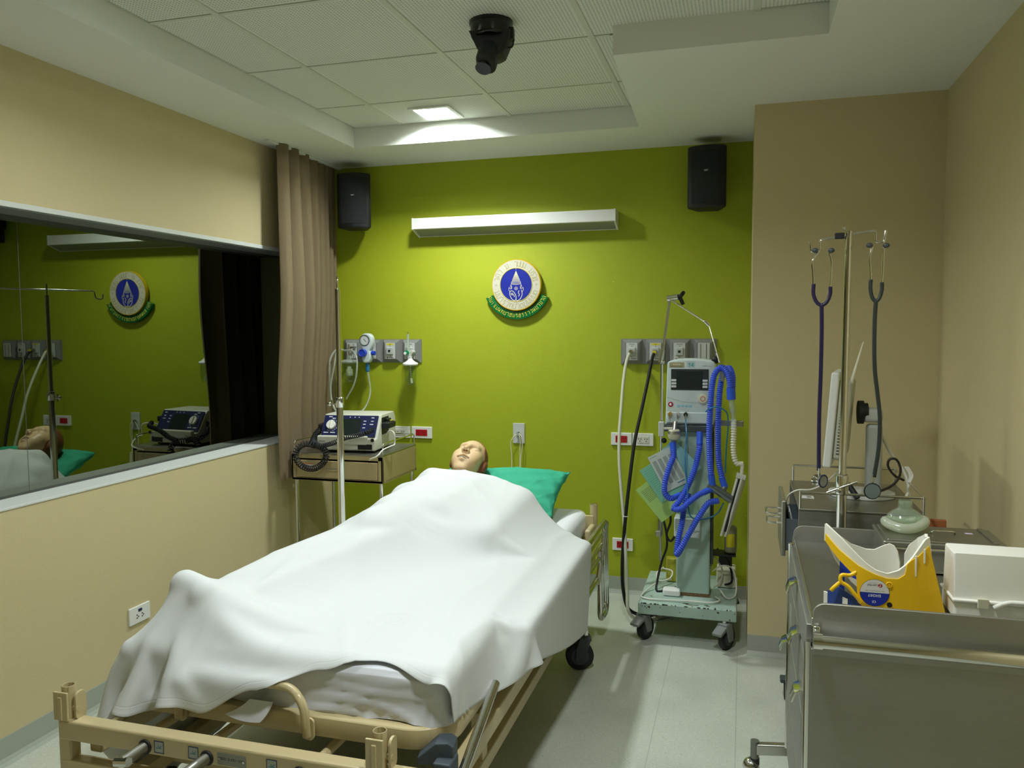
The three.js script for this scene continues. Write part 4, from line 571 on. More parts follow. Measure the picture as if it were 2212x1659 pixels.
{ // defibrillator, seen from its front left
  const t = thing('defibrillator', 'cream and navy defibrillator with white dial on the trolley', 'defibrillator', [0.425, 0.9015, 0.49], 0.1), B = mat('#c3c4b2', 0.45);
  const sec = [[-0.19, 0.012], [0.17, 0.012], [0.178, 0.02], [0.178, 0.07], [0.172, 0.078], [0.135, 0.08], [0.06, 0.2], [0.05, 0.207], [-0.16, 0.207], [-0.19, 0.17]], g = extrude(sec, 0.34, 0.005); g.rotateY(-Math.PI / 2); g.translate(0.17, 0, 0); P('body', toCreasedNormals(g, 0.4), B, t);
  // slanted control panel built in its own plane
  const p = new THREE.Group(); p.name = 'control_panel'; p.position.set(0, 0.144, 0.104); p.rotation.x = -0.56; t.add(p);
  P('panel', rbox(0.33, 0.136, 0.006, -0.003, 0, 0.0, 0.002), M.navy, p); P('screen', rbox(0.13, 0.104, 0.006, 0.0, -0.008, 0.002, 0.002), mat('#15201d', 0.25), p);
  P('dial', [disc(0.027, 0.016, -0.115, 0.002, 0.01), rbox(0.008, 0.05, 0.012, -0.115, 0.002, 0.018, 0.003)], M.offWhite, p);
  for (let k = 0; k < 14; k++) { const a = -0.6 + k * 0.33; P('dial_mark', box(0.002, 0.007, 0.001, -0.115 + 0.036 * Math.sin(a), 0.002 + 0.036 * Math.cos(a), 0.0035).translate(0, 0, 0), M.white, p); }
  for (const [x, y, w] of [[-0.13, 0.056, 0.022], [-0.108, 0.046, 0.02], [-0.14, -0.045, 0.03], [-0.1, -0.045, 0.03], [0.085, 0.03, 0.016], [0.13, 0.03, 0.016], [0.085, 0.01, 0.016], [0.128, 0.01, 0.022], [0.085, -0.012, 0.016], [0.13, 0.052, 0.018], [0.02, 0.055, 0.006], [0.045, 0.055, 0.006], [-0.01, 0.055, 0.006]]) P('button', rbox(w, 0.006, 0.003, x, y, 0.004, 0.001), mat('#c9ced6', 0.4), p);
  const tx = mat(0xffffff, 0.5, { map: canvasTex(160, 40, c => { c.fillStyle = '#c3c4b2'; c.fillRect(0, 0, 160, 40); c.fillStyle = '#2a2d33'; c.font = 'bold 32px sans-serif'; c.fillText('PHILIPS', 6, 33); }) });
  P('front_bumper', rbox(0.3, 0.05, 0.03, -0.02, 0.072, 0.178, 0.008), B, t); P('brand_mark', mv(new THREE.PlaneGeometry(0.05, 0.0125), -0.135, 0.066, 0.1936), tx, t);
  P('red_key', rbox(0.008, 0.004, 0.006, 0.04, 0.099, 0.178, 0.001), M.red, t); P('battery_slot', box(0.085, 0.03, 0.004, 0.115, 0.034, 0.179), M.black, t); P('port', disc(0.01, 0.006, 0.163, 0.075, 0.187), M.black, t);
  P('paddle_well', rbox(0.006, 0.1, 0.12, 0.174, 0.14, 0.0, 0.004), M.black, t); P('paddle', [rbox(0.05, 0.035, 0.12, 0.2, 0.145, 0.01, 0.008), rbox(0.022, 0.06, 0.05, 0.188, 0.15, -0.02, 0.006)], M.black, t); P('paddle_stripe', rbox(0.03, 0.006, 0.03, 0.195, 0.166, -0.03, 0.002), mat('#c8bd2a', 0.4), t);
  P('left_paddle', rbox(0.04, 0.04, 0.11, -0.195, 0.13, 0.02, 0.01), M.black, t); for (const x of [-0.13, 0.13]) P('foot', box(0.04, 0.012, 0.28, x, 0.007, 0), M.black, t);
  // coiled paddle cords
  const coil = (pts, R, turns) => { const c = new THREE.CatmullRomCurve3(W(pts), false, 'centripetal'), n = turns * 12, q = c.getSpacedPoints(n), out = []; let N = V(0, 0, 1); for (let i = 0; i <= n; i++) { const T = q[Math.min(n, i + 1)].clone().sub(q[Math.max(0, i - 1)]).normalize(); N.sub(T.clone().multiplyScalar(N.dot(T))).normalize(); const Bn = T.clone().cross(N), a = i / 12 * 2 * Math.PI; out.push(q[i].clone().addScaledVector(N, R * Math.cos(a)).addScaledVector(Bn, R * Math.sin(a))); } return sweep(out, 0.0036, 6); };
  const loc = a => a.map(p => { const x = p[0] - 0.425, z = p[2] - 0.49, c = Math.cos(0.1), s = Math.sin(0.1); return [x * c - z * s, p[1] - 0.9015, x * s + z * c]; });
  P('coiled_cord', coil(loc([[0.226, 1.03, 0.52], [0.222, 1.0, 0.6], [0.23, 0.96, 0.66], [0.29, 0.945, 0.72], [0.35, 0.93, 0.75], [0.372, 0.893, 0.765], [0.34, 0.845, 0.765], [0.288, 0.818, 0.765], [0.22, 0.828, 0.765], [0.178, 0.872, 0.765], [0.182, 0.925, 0.755], [0.225, 0.955, 0.74], [0.285, 0.945, 0.73]]), 0.0155, 58), M.rubber, t);
  P('coiled_cord', coil(loc([[0.326, 0.944, 0.755], [0.4, 0.965, 0.745], [0.447, 0.985, 0.73], [0.495, 1.0, 0.71], [0.542, 1.01, 0.7], [0.582, 1.02, 0.69], [0.605, 1.035, 0.64]]), 0.0115, 30), M.rubber, t);
  P('power_cable', cable(loc([[0.62, 0.99, 0.5], [0.665, 1.02, 0.56], [0.712, 1.015, 0.6], [0.716, 0.95, 0.6], [0.712, 0.944, 0.64], [0.69, 0.93, 0.7], [0.672, 0.9, 0.74], [0.635, 0.884, 0.735], [0.61, 0.87, 0.71]]), 0.0042), M.offWhite, t);
}
// ---------------------------------------------------------------- ventilator
const chipped = (() => { // mint paint with chips down to dark metal and rust
  const a = tileNoise(512, 60), b = tileNoise(512, 24), c = tileNoise(512, 7);
  return dataTex(512, (x, y) => { const n = 0.55 * a(x, y) + 0.45 * b(x, y), s = c(x, y); let k = [166, 190, 176].map(q => q * (0.95 + 0.1 * s)); if (n > 0.845) k = [44, 42, 36]; else if (n > 0.82) k = [186, 178, 140]; return k; }, true);
})();
{
  const t = thing('ventilator', 'mint ventilator on a wheeled pedestal with blue breathing hoses', 'ventilator', [0, 0, 0]);
  const mint = mat(0xffffff, 0.42, { metric: true, map: rep(chipped, 2.2) }), mintPlain = mat('#a3bdb0', 0.42, { metric: true, bumpMap: rep(smear, 3), bumpScale: 0.0004 });
  P('base', [rbox(0.485, 0.062, 0.56, 2.366, 0.178, 0.475, 0.007, 3)], mint, t);
  // worn edge along the front of the base
  const wear = []; for (let i = 0; i < 46; i++) { const x = 2.14 + 0.45 * rnd(), w = 0.004 + 0.02 * rnd() * rnd(); wear.push([x, w, rnd() < 0.5 ? 0.2088 : 0.1475]); }
  const chips = P('edge_wear', wear.map(([x, w, y]) => box(w, 0.003 + 0.004 * rnd(), 0.0012, x, y - 0.002, 0.7551 + 0.0002 * rnd())).concat([[2.36, 0.03], [2.4, 0.05], [2.46, 0.018], [2.47, 0.02]].map(([x, w], i) => box(w, 0.0008, 0.007, x, 0.2093, 0.715 + 0.012 * (i % 2)))), mat('#2d2a22', 0.7), t); chips.userData.kind = 'stuff';
  for (const [x, z, a] of [[2.155, 0.715, -0.5], [2.562, 0.745, -0.5], [2.17, 0.24, 0.4], [2.56, 0.24, 0.4]]) wheelCaster(t, x, z - 0.02, 0.058, 0.15, a, M.grey, M.rubber, true);
  P('column', [rbox(0.17, 0.9, 0.13, 2.386, 0.655, 0.53, 0.008, 3)], mintPlain, t);
  const rust = P('rust_patch', [box(0.172, 0.018, 0.132, 2.386, 0.219, 0.53)], mat(0xffffff, 0.9, { map: dataTex(64, (x, y) => { const r = rnd(); return r < 0.4 ? [74, 42, 20] : r < 0.75 ? [122, 88, 48] : [150, 150, 120]; }, true) }), t);
  P('column_bolt', disc(0.011, 0.01, 2.474, 0.36, 0.55, 'x'), mat('#8f8f78', 0.4), t); P('pillar_upper', rbox(0.2, 0.24, 0.1, 2.36, 0.98, 0.52, 0.006), mintPlain, t);
  P('machine_shadow_tray', [rbox(0.25, 0.035, 0.2, 2.36, 1.092, 0.54, 0.006)], M.greyDark, t);  // tray coloured dark to stand in for the shade beneath the control head
  // control head
  const hd = new THREE.Group(); hd.name = 'control_head'; t.add(hd);
  const hs = new THREE.Shape(); hs.moveTo(2.242, 1.11); hs.lineTo(2.482, 1.112); hs.lineTo(2.487, 1.42); hs.quadraticCurveTo(2.485, 1.435, 2.46, 1.438); hs.quadraticCurveTo(2.36, 1.452, 2.275, 1.438); hs.quadraticCurveTo(2.252, 1.434, 2.25, 1.42); hs.closePath();
  const hg = extrude(hs, 0.17, 0.008); hg.translate(0, 0, 0.445); P('shell', toCreasedNormals(hg, 0.5), M.plastic, hd); P('lower_step', rbox(0.22, 0.055, 0.02, 2.36, 1.147, 0.622, 0.004), M.plastic, hd);
  const Z = 0.624; P('screen_frame', rbox(0.187, 0.108, 0.006, 2.363, 1.341, Z, 0.003), mat('#252d2f', 0.4), hd); P('screen', rbox(0.13, 0.09, 0.004, 2.362, 1.341, Z + 0.0025, 0.001), mat('#1f2a2b', 0.22), hd);
  for (const sx of [-1, 1]) for (let k = 0; k < 3; k++) P('soft_key', rbox(0.025, 0.0115, 0.004, 2.362 + sx * 0.0775, 1.337 - k * 0.0155 - (sx > 0 ? 0.0005 : 0), Z + 0.003, 0.002), mat('#d5dad8', 0.4), hd);
  P('rotary_knob', [disc(0.024, 0.02, 2.43, 1.246, Z + 0.008), disc(0.02, 0.024, 2.43, 1.246, Z + 0.011)], M.ivory, hd); P('knob_ring', ring(0.011, 0.0012, 2.43, 1.246, Z + 0.0235), M.red, hd);
  P('power_key', [disc(0.013, 0.004, 2.269, 1.213, Z)], mat('#a3243a', 0.4), hd); P('power_key_cap', ball(0.006, 2.269, 1.213, Z + 0.003, 1, 1, 0.6), M.white, hd);
  for (let k = 0; k < 4; k++) P('mode_key', rbox(0.015, 0.012, 0.003, 2.308 + k * 0.0195, 1.206, Z - 0.001, 0.003), mat('#8cbfd0', 0.4), hd);
  P('panel_line', [rod([2.25, 1.25, Z - 0.001], [2.33, 1.226, Z - 0.001], 0.0008, 0.0008, 6), rod([2.33, 1.226, Z - 0.001], [2.41, 1.222, Z - 0.001], 0.0008, 0.0008, 6)], M.grey, hd);
  const dig = mat(0xffffff, 0.5, { map: canvasTex(96, 72, c => { c.fillStyle = '#bcc9cb'; c.fillRect(0, 0, 96, 72); c.fillStyle = '#14a5a0'; c.font = 'bold 62px sans-serif'; c.textAlign = 'center'; c.fillText('14', 48, 59); }) });
  P('number_sticker', mv(new THREE.PlaneGeometry(0.042, 0.03), 2.368, 1.417, Z + 0.0002), dig, hd);
  P('asset_label', mv(new THREE.PlaneGeometry(0.075, 0.027), 2.298, 1.415, Z + 0.0003), mat(0xffffff, 0.5, { map: canvasTex(160, 58, c => { c.fillStyle = '#aaa37c'; c.fillRect(0, 0, 160, 58); c.fillStyle = '#ddd8b4'; for (let i = 0; i < 5; i++) c.fillRect(40 + i * 16, 14, 11, 16); c.fillStyle = '#5e5b44'; c.fillRect(8, 40, 140, 3); c.fillRect(8, 48, 130, 3); }) }), hd);
  P('model_mark', mv(new THREE.PlaneGeometry(0.05, 0.008), 2.45, 1.411, Z + 0.0003), mat(0xffffff, 0.5, { map: canvasTex(128, 20, c => { c.fillStyle = '#c9d6d4'; c.fillRect(0, 0, 128, 20); c.fillStyle = '#49545c'; c.fillRect(6, 8, 60, 4); c.fillRect(72, 11, 46, 3); }) }), hd);
  ['#b0892e', '#b9bdb9', '#25292a'].forEach((c, k) => { const x = 2.268 + k * 0.039; const q = P('connector', disc(0.0105, 0.03, x, 1.165, 0.638), mat(c, 0.3), hd); P('nipple', rod([x, 1.165, 0.65], [x, 1.14, 0.655], 0.004), M.chrome, q); });
  // support arm
  const arm = new THREE.Group(); arm.name = 'support_arm'; t.add(arm);
  P('post', rod([2.21, 0.36, 0.5], [2.21, 1.43, 0.5], 0.008), M.chrome, arm); P('joint', [rod([2.205, 1.42, 0.5], [2.216, 1.49, 0.5], 0.012), ball(0.014, 2.213, 1.425, 0.5)], M.alu, arm); P('upper_rod', rod([2.214, 1.47, 0.5], [2.25, 1.76, 0.5], 0.0075), M.alu, arm);
  P('elbow', [rod([2.235, 1.756, 0.5], [2.29, 1.764, 0.5], 0.0165)], M.chrome, arm); for (let k = 0; k < 3; k++) { const a = k * 2.094 + 1.2; P('wing_knob', rod([2.3, 1.765, 0.5], [2.318, 1.765 + 0.04 * Math.cos(a), 0.5 + 0.04 * Math.sin(a)], 0.011, 0.0095), M.black, arm); } P('knob_hub', rod([2.285, 1.763, 0.5], [2.31, 1.766, 0.5], 0.014), M.black, arm);
  P('fore_rod', rod([2.252, 1.752, 0.512], [2.44, 1.628, 0.54], 0.0045), M.chrome, arm); P('wrist', [rod([2.43, 1.636, 0.54], [2.452, 1.615, 0.54], 0.009)], M.chrome, arm); P('drop_rod', rod([2.45, 1.618, 0.54], [2.503, 1.44, 0.58], 0.0042), M.chrome, arm); P('drop_sleeve', rod([2.492, 1.475, 0.572], [2.507, 1.425, 0.585], 0.0065), M.alu, arm);
  P('end_knob', [ball(0.02, 2.487, 1.44, 0.575, 1, 1, 0.8)], M.black, arm); P('hose_clip', rbox(0.02, 0.07, 0.01, 2.525, 1.375, 0.715, 0.003), M.grey, arm);
  // breathing circuit
  const hose = (pts, r = 0.0138) => P('breathing_hose', corrugated(pts, r), M.blue, t), cuff = (a, b, r = 0.016) => P('hose_cuff', [rod(a, b, r)], mat('#2a56cf', 0.35), t);
  hose([[2.291, 1.0, 0.722], [2.294, 0.965, 0.735], [2.277, 0.914, 0.76], [2.256, 0.828, 0.78], [2.259, 0.78, 0.78], [2.283, 0.756, 0.77], [2.305, 0.76, 0.755]]); cuff([2.288, 1.03, 0.715], [2.293, 0.985, 0.725]); cuff([2.296, 0.758, 0.76], [2.33, 0.772, 0.74], 0.014);
  hose([[2.42, 1.03, 0.715], [2.42, 1.011, 0.72], [2.402, 0.916, 0.74], [2.368, 0.823, 0.77], [2.333, 0.757, 0.8], [2.305, 0.716, 0.815], [2.338, 0.719, 0.83], [2.381, 0.756, 0.82], [2.426, 0.79, 0.8], [2.455, 0.803, 0.79]]); cuff([2.42, 1.085, 0.7], [2.42, 1.025, 0.717]); cuff([2.445, 0.8, 0.795], [2.482, 0.815, 0.778], 0.015);
  hose([[2.514, 0.759, 0.78], [2.473, 0.751, 0.8], [2.429, 0.691, 0.83], [2.384, 0.609, 0.84], [2.342, 0.525, 0.845], [2.322, 0.492, 0.825], [2.326, 0.555, 0.795], [2.341, 0.635, 0.77], [2.352, 0.72, 0.75], [2.37, 0.773, 0.72]]);
  hose([[2.482, 0.87, 0.78], [2.474, 0.949, 0.78], [2.468, 1.094, 0.78], [2.473, 1.237, 0.77], [2.478, 1.317, 0.75], [2.492, 1.382, 0.73], [2.517, 1.409, 0.72], [2.542, 1.396, 0.74], [2.558, 1.359, 0.76], [2.564, 1.31, 0.768]]); cuff([2.487, 0.835, 0.78], [2.48, 0.885, 0.78]);
  hose([[2.533, 0.86, 0.748], [2.515, 0.944, 0.74], [2.509, 1.091, 0.74], [2.511, 1.234, 0.73], [2.516, 1.314, 0.7], [2.53, 1.379, 0.68], [2.554, 1.405, 0.68], [2.573, 1.368, 0.72], [2.575, 1.31, 0.74]]); cuff([2.545, 0.82, 0.75], [2.53, 0.868, 0.747]);
  cuff([2.567, 1.312, 0.762], [2.57, 1.255, 0.765], 0.021); P('y_piece', [rod([2.57, 1.26, 0.765], [2.578, 1.19, 0.757], 0.014), rod([2.578, 1.2, 0.757], [2.581, 1.15, 0.752], 0.01)], M.clearTube, t);
  P('manifold', [rod([2.47, 0.835, 0.775], [2.575, 0.765, 0.76], 0.021), rod([2.487, 0.842, 0.78], [2.49, 0.815, 0.775], 0.014), rod([2.545, 0.825, 0.752], [2.53, 0.79, 0.765], 0.014)], mat('#6c7475', 0.15, { metalness: 0.5 }), t);
  P('filter', lathe([[0, 0.045], [0.022, 0.045], [0.026, 0.04], [0.033, 0.034], [0.033, 0.02], [0.03, 0.0], [0.026, -0.008], [0.012, -0.012], [0.012, -0.03], [0, -0.03]], 2.294, 1.05, 0.7), mat('#b6b79e', 0.3), t); P('filter_cap', [disc(0.034, 0.014, 2.294, 1.08, 0.7, 'y'), rod([2.294, 1.085, 0.7], [2.297, 1.13, 0.68], 0.011), rod([2.24, 1.096, 0.69], [2.29, 1.098, 0.69], 0.009)], M.alu, t); P('clamp_plate', [rbox(0.028, 0.075, 0.03, 2.226, 1.09, 0.66, 0.004)], M.outlet, t); P('clamp_screw', [ball(0.014, 2.24, 1.03, 0.66)], M.black, t);
  P('sensor_tube', cable([[2.346, 1.14, 0.66], [2.355, 1.06, 0.7], [2.353, 0.982, 0.76], [2.355, 0.916, 0.785], [2.368, 0.828, 0.805], [2.372, 0.744, 0.81], [2.389, 0.671, 0.79], [2.445, 0.658, 0.76], [2.511, 0.688, 0.74], [2.539, 0.74, 0.73]], 0.0035), M.blueTube, t);
  P('sensor_tube', cable([[2.451, 1.196, 0.79], [2.467, 1.212, 0.8], [2.507, 1.222, 0.8], [2.545, 1.2, 0.79], [2.556, 1.158, 0.75], [2.548, 1.0, 0.7], [2.545, 0.88, 0.69]], 0.0035), M.blueTube, t);
  P('accessory_rail', [rbox(0.36, 0.03, 0.01, 2.45, 1.108, 0.49, 0.002), rbox(0.05, 0.03, 0.03, 2.6, 1.108, 0.49, 0.003)], M.alu, t);
  P('heater_box', [rbox(0.13, 0.1, 0.1, 2.36, 0.59, 0.635, 0.008)], M.plastic, t); P('water_chamber', lathe([[0, 0], [0.05, 0], [0.054, 0.01], [0.05, 0.06], [0.03, 0.085], [0, 0.09]], 2.37, 0.645, 0.65), M.glass, t);
  P('side_tube', bent([[2.478, 1.08, 0.57], [2.48, 0.38, 0.57]], 0.008), M.greyDark, t); P('left_bracket', [rod([2.21, 0.5, 0.5], [2.21, 0.66, 0.5], 0.014), rbox(0.04, 0.05, 0.04, 2.21, 0.62, 0.5, 0.006), rbox(0.03, 0.03, 0.05, 2.2, 0.51, 0.5, 0.004)], M.alu, t);
  for (const [k, r, m] of [[[[2.215, 0.62, 0.52], [2.24, 0.56, 0.56], [2.25, 0.46, 0.56], [2.22, 0.36, 0.53], [2.2, 0.26, 0.55], [2.2, 0.215, 0.57], [2.26, 0.222, 0.55], [2.31, 0.226, 0.5]], 0.006, M.black], [[[2.25, 0.7, 0.56], [2.27, 0.6, 0.58], [2.25, 0.52, 0.58], [2.27, 0.49, 0.58], [2.3, 0.53, 0.58]], 0.006, M.black], [[[2.5, 0.22, 0.6], [2.525, 0.222, 0.66], [2.481, 0.22, 0.7], [2.38, 0.22, 0.705], [2.264, 0.218, 0.71], [2.17, 0.216, 0.71], [2.135, 0.216, 0.69], [2.15, 0.22, 0.58], [2.2, 0.24, 0.5], [2.26, 0.23, 0.4]], 0.0042, M.offWhite], [[[2.48, 0.33, 0.53], [2.531, 0.356, 0.5], [2.578, 0.35, 0.5], [2.6, 0.29, 0.5], [2.598, 0.22, 0.56], [2.56, 0.216, 0.6], [2.52, 0.25, 0.56]], 0.004, M.offWhite], [[[2.49, 0.4, 0.5], [2.53, 0.33, 0.47], [2.52, 0.25, 0.45], [2.49, 0.22, 0.45]], 0.004, M.offWhite], [[[2.5, 0.42, 0.4], [2.56, 0.36, 0.42], [2.58, 0.26, 0.45], [2.53, 0.22, 0.4]], 0.006, M.black], [[[2.22, 0.3, 0.42], [2.19, 0.28, 0.48], [2.2, 0.25, 0.5], [2.26, 0.26, 0.48], [2.27, 0.29, 0.45], [2.22, 0.3, 0.44]], 0.0042, M.offWhite]]) P('cable', cable(k, r, 60), m, t);
  P('compressor', [rbox(0.1, 0.1, 0.12, 2.55, 0.262, 0.36, 0.01)], M.ivory, t); P('compressor_grille', [rbox(0.07, 0.06, 0.02, 2.545, 0.34, 0.34, 0.006)], M.black, t); P('adaptor', [rbox(0.09, 0.036, 0.06, 2.28, 0.228, 0.6, 0.01)], M.white, t); P('yellow_block', [rbox(0.06, 0.13, 0.05, 2.26, 0.277, 0.36, 0.006)], mat('#bdb93c', 0.5), t);
  P('gas_cylinder', lathe([[0, 0], [0.03, 0], [0.032, 0.01], [0.032, 0.13], [0.026, 0.14], [0, 0.14]], 2.572, 0.43, 0.5), mat('#8d8c70', 0.35), t); P('cylinder_label', mv(new THREE.CylinderGeometry(0.0325, 0.0325, 0.07, 24, 1, false, -0.7, 1.4), 2.572, 0.5, 0.5), mat('#d2c719', 0.5), t); P('cylinder_shelf', rbox(0.12, 0.01, 0.1, 2.54, 0.424, 0.5, 0.002), M.black, t);
}
{ // test lung
  const t = thing('test_lung', 'white flat test lung hanging from a cream ribbed tube', 'test lung', [0, 0, 0]);
  P('ribbed_tube', corrugated([[2.583, 1.15, 0.75], [2.583, 1.092, 0.75], [2.582, 1.012, 0.75], [2.592, 0.956, 0.75], [2.606, 0.935, 0.75]], 0.0125, 0.013, 0.16), M.ivory, t); P('sleeve', rod([2.582, 1.16, 0.75], [2.583, 1.115, 0.75], 0.0125), M.plastic, t); P('elbow', [rod([2.598, 0.94, 0.75], [2.63, 0.942, 0.75], 0.012), rod([2.626, 0.94, 0.75], [2.622, 0.87, 0.75], 0.009)], M.ivory, t);
  const g = new THREE.Group(); g.name = 'lung'; g.position.set(2.62, 0.878, 0.75); g.rotation.z = -0.26; t.add(g);
  for (const s of [-1, 1]) { const q = extrude([[-0.024, 0], [0.026, 0], [0.024, -0.06], [0.02, -0.16], [0.012, -0.3], [-0.014, -0.31], [-0.02, -0.16]], 0.006, 0.002); q.rotateY(1.15); q.rotateX(s * 0.05); q.translate(s * 0.01, 0, s * 0.008); P('plate', toCreasedNormals(q, 0.5), mat('#c9cabd', 0.5), g); }
  P('bag', rbox(0.014, 0.27, 0.03, 0.0, -0.15, 0, 0.006), M.black, g); P('top_block', rbox(0.046, 0.022, 0.05, 0, 0.002, 0, 0.003), mat('#c9cabd', 0.5), g);
}
function card(lab, tilt, x, y, z, w, h, bg, lines, fg) {
  const t = solo('instruction_card', [rbox(w, h, 0.0014, 0, 0, 0, 0.0005, 1)], mat(0xffffff, 0.35, { map: canvasTex(256, 320, c => { c.fillStyle = bg; c.fillRect(0, 0, 256, 320); c.fillStyle = fg; lines(c); }) }), lab, 'card', 'cards hanging on the ventilator');
  t.position.set(x, y, z); t.rotation.z = tilt; return t;
}
const textRows = (n, y0, dy, x0, w) => c => { for (let i = 0; i < n; i++) c.fillRect(x0, y0 + i * dy, w * (0.6 + 0.4 * Math.abs(Math.sin(i * 2.3))), 3); };
card('white table card on top of the ventilator card bundle', 0.5, 2.262, 0.882, 0.662, 0.13, 0.2, '#c3cdc4', c => { textRows(1, 16, 10, 16, 120)(c); c.fillStyle = '#9aa59d'; for (let k = 0; k < 4; k++) c.fillRect(20 + k * 58, 50, 40, 220); c.fillStyle = '#2a6f8c'; c.fillRect(150, 286, 80, 8); }, '#59645f');
card('teal printed card behind the white table card', 0.62, 2.235, 0.83, 0.655, 0.15, 0.2, '#7fbfa2', textRows(14, 30, 18, 20, 200), '#5a9a86');
card('pale green lowest card with black printed lines', 0.7, 2.225, 0.735, 0.65, 0.16, 0.21, '#a9cf76', textRows(9, 40, 12, 26, 190), '#4d6638');
card('light blue card edge showing at the right of the bundle', 0.8, 2.325, 0.935, 0.648, 0.09, 0.2, '#8cc4c8', textRows(4, 40, 16, 16, 80), '#5a97a0');
// supply hoses from the outlets
{
  const t = thing('air_hose', 'thick white hose hanging from the leftmost oxygen outlet to the floor', 'hose'); P('hose', cable([[1.99, 1.468, 0.075], [1.975, 1.427, 0.12], [1.966, 1.311, 0.2], [1.965, 1.158, 0.28], [1.962, 1.02, 0.33], [1.97, 0.858, 0.38], [1.99, 0.685, 0.42], [2.012, 0.515, 0.46], [2.026, 0.348, 0.5], [2.036, 0.2, 0.52], [2.05, 0.08, 0.55], [2.1, 0.02, 0.5], [2.2, 0.014, 0.4], [2.32, 0.02, 0.32]], 0.009, 110, 10), mat('#c9ccb4', 0.4), t); P('plug', [disc(0.011, 0.045, 1.992, 1.468, 0.075)], M.chrome, t);
  const b = thing('air_hose', 'thick black hose hanging from the yellow labelled air outlet', 'hose'); P('hose', cable([[2.128, 1.468, 0.075], [2.12, 1.428, 0.13], [2.102, 1.287, 0.22], [2.079, 1.137, 0.3], [2.054, 0.988, 0.36], [2.035, 0.791, 0.42], [2.019, 0.593, 0.46], [2.008, 0.423, 0.48], [2.006, 0.3, 0.5], [2.012, 0.18, 0.5], [2.04, 0.07, 0.48], [2.12, 0.02, 0.42], [2.25, 0.014, 0.34]], 0.0095, 110, 10), M.black, b); P('plug', [disc(0.012, 0.045, 2.13, 1.468, 0.075)], M.alu, b); P('yellow_collar', disc(0.011, 0.012, 2.127, 1.464, 0.095), mat('#cfc62a', 0.4), b); P('cable_tie', ring(0.013, 0.002, 2.018, 0.58, 0.462, 'y'), M.white, b);
}
// ---------------------------------------------------------------- right side: steel trolleys and what stands on them
function ballCaster(parent, x, z, r, top) { const c = new THREE.Group(); c.name = 'caster'; parent.add(c); P('hood', [ball(r, x, r * 1.25, z)], M.chrome, c); P('wheel', disc(r * 0.9, r * 1.1, x, r * 0.9, z, 'x'), M.rubber, c); P('stem', rod([x, r * 2, z], [x, top, z], r * 0.35), M.alu, c); }
{
  const x0 = 2.79, x1 = 3.4, z0 = 2.01, z1 = 2.79, t = thing('dressing_trolley', 'large stainless steel trolley with tall end guards in the right foreground', 'trolley');
  P('tray', [span(x0, x1, 0.893, 0.905, z0, z1, 0.003)], M.steelTop, t);
  const guard = (h0, h1, r) => { const s = new THREE.Shape(); s.moveTo(x0, h0); s.lineTo(x1, h0); s.lineTo(x1, h1 - r); s.absarc(x1 - r, h1 - r, r, 0, Math.PI / 2); s.lineTo(x0 + r, h1); s.absarc(x0 + r, h1 - r, r, Math.PI / 2, Math.PI); s.closePath(); return s; };
  const bg = extrude(guard(0.895, 0.951, 0.03), 0.006, 0.0015); bg.translate(0, 0, z0); P('back_guard', toCreasedNormals(bg, 0.5), M.steel, t);
  const fg = extrude(guard(0.825, 0.951, 0.028), 0.006, 0.002); fg.translate(0, 0, z1 - 0.004); P('front_guard', toCreasedNormals(fg, 0.5), M.steel, t);
  P('front_panel', span(x0 - 0.003, x1, 0.2, 0.838, z1 - 0.012, z1, 0.002), M.steel, t); P('back_panel', span(x0, x1, 0.2, 0.893, z0, z0 + 0.01), M.steel, t); P('right_panel', span(x1 - 0.01, x1, 0.2, 0.893, z0, z1), M.steel, t); P('bottom_panel', span(x0, x1, 0.2, 0.21, z0, z1), M.steel, t);
  P('push_handle', rod([x0 + 0.012, 0.872, z1 + 0.042], [x1 - 0.01, 0.872, z1 + 0.042], 0.0165, 0.0165, 24), M.chrome, t);
  for (const x of [x0 + 0.008, x1 - 0.02]) P('handle_bracket', [rbox(0.018, 0.058, 0.02, x, 0.872, z1 + 0.012, 0.006), disc(0.02, 0.02, x, 0.872, z1 + 0.04, 'x')], M.chrome, t);
  P('corner_post', [rod([x0 - 0.006, 0.2, z1 - 0.02], [x0 - 0.006, 0.85, z1 - 0.02], 0.011)], M.chrome, t); P('corner_post', [rod([x0 - 0.006, 0.2, z0 + 0.02], [x0 - 0.006, 0.893, z0 + 0.02], 0.011)], M.chrome, t);
  P('side_lip', rbox(0.006, 0.02, z1 - z0, x0, 0.903, (z0 + z1) / 2, 0.002), M.chrome, t);
  [[0.893, 0.79, 2.02, 2.76], [0.785, 0.62, 2.02, 2.76], [0.615, 0.4, 2.02, 2.76], [0.395, 0.21, 2.02, 2.76]].forEach(([a, b, c, d]) => P('drawer_front', span(x0 - 0.012, x0 + 0.004, b, a - 0.006, c, d, 0.003), M.steel, t));
  const tab = extrude([[0, 0], [-0.012, 0.004], [-0.026, -0.006], [-0.034, -0.03], [-0.03, -0.031], [-0.022, -0.01], [-0.011, -0.001], [0, -0.004]], 0.06, 0.0006); for (const [y, z] of [[0.885, 2.41], [0.79, 2.54], [0.595, 2.09], [0.7, 2.69]]) { const g = tab.clone(); g.translate(x0 - 0.008, y, z - 0.03); P('pull_tab', toCreasedNormals(g, 0.6), M.chrome, t); }
  for (const [x, z] of [[x0 + 0.04, z0 + 0.05], [x1 - 0.05, z0 + 0.05], [x0 + 0.04, z1 - 0.05], [x1 - 0.05, z1 - 0.05]]) ballCaster(t, x, z, 0.045, 0.2);
  P('side_tag', box(0.001, 0.05, 0.045, x0 - 0.03, 0.8, 2.45), M.clearTube, t);
}
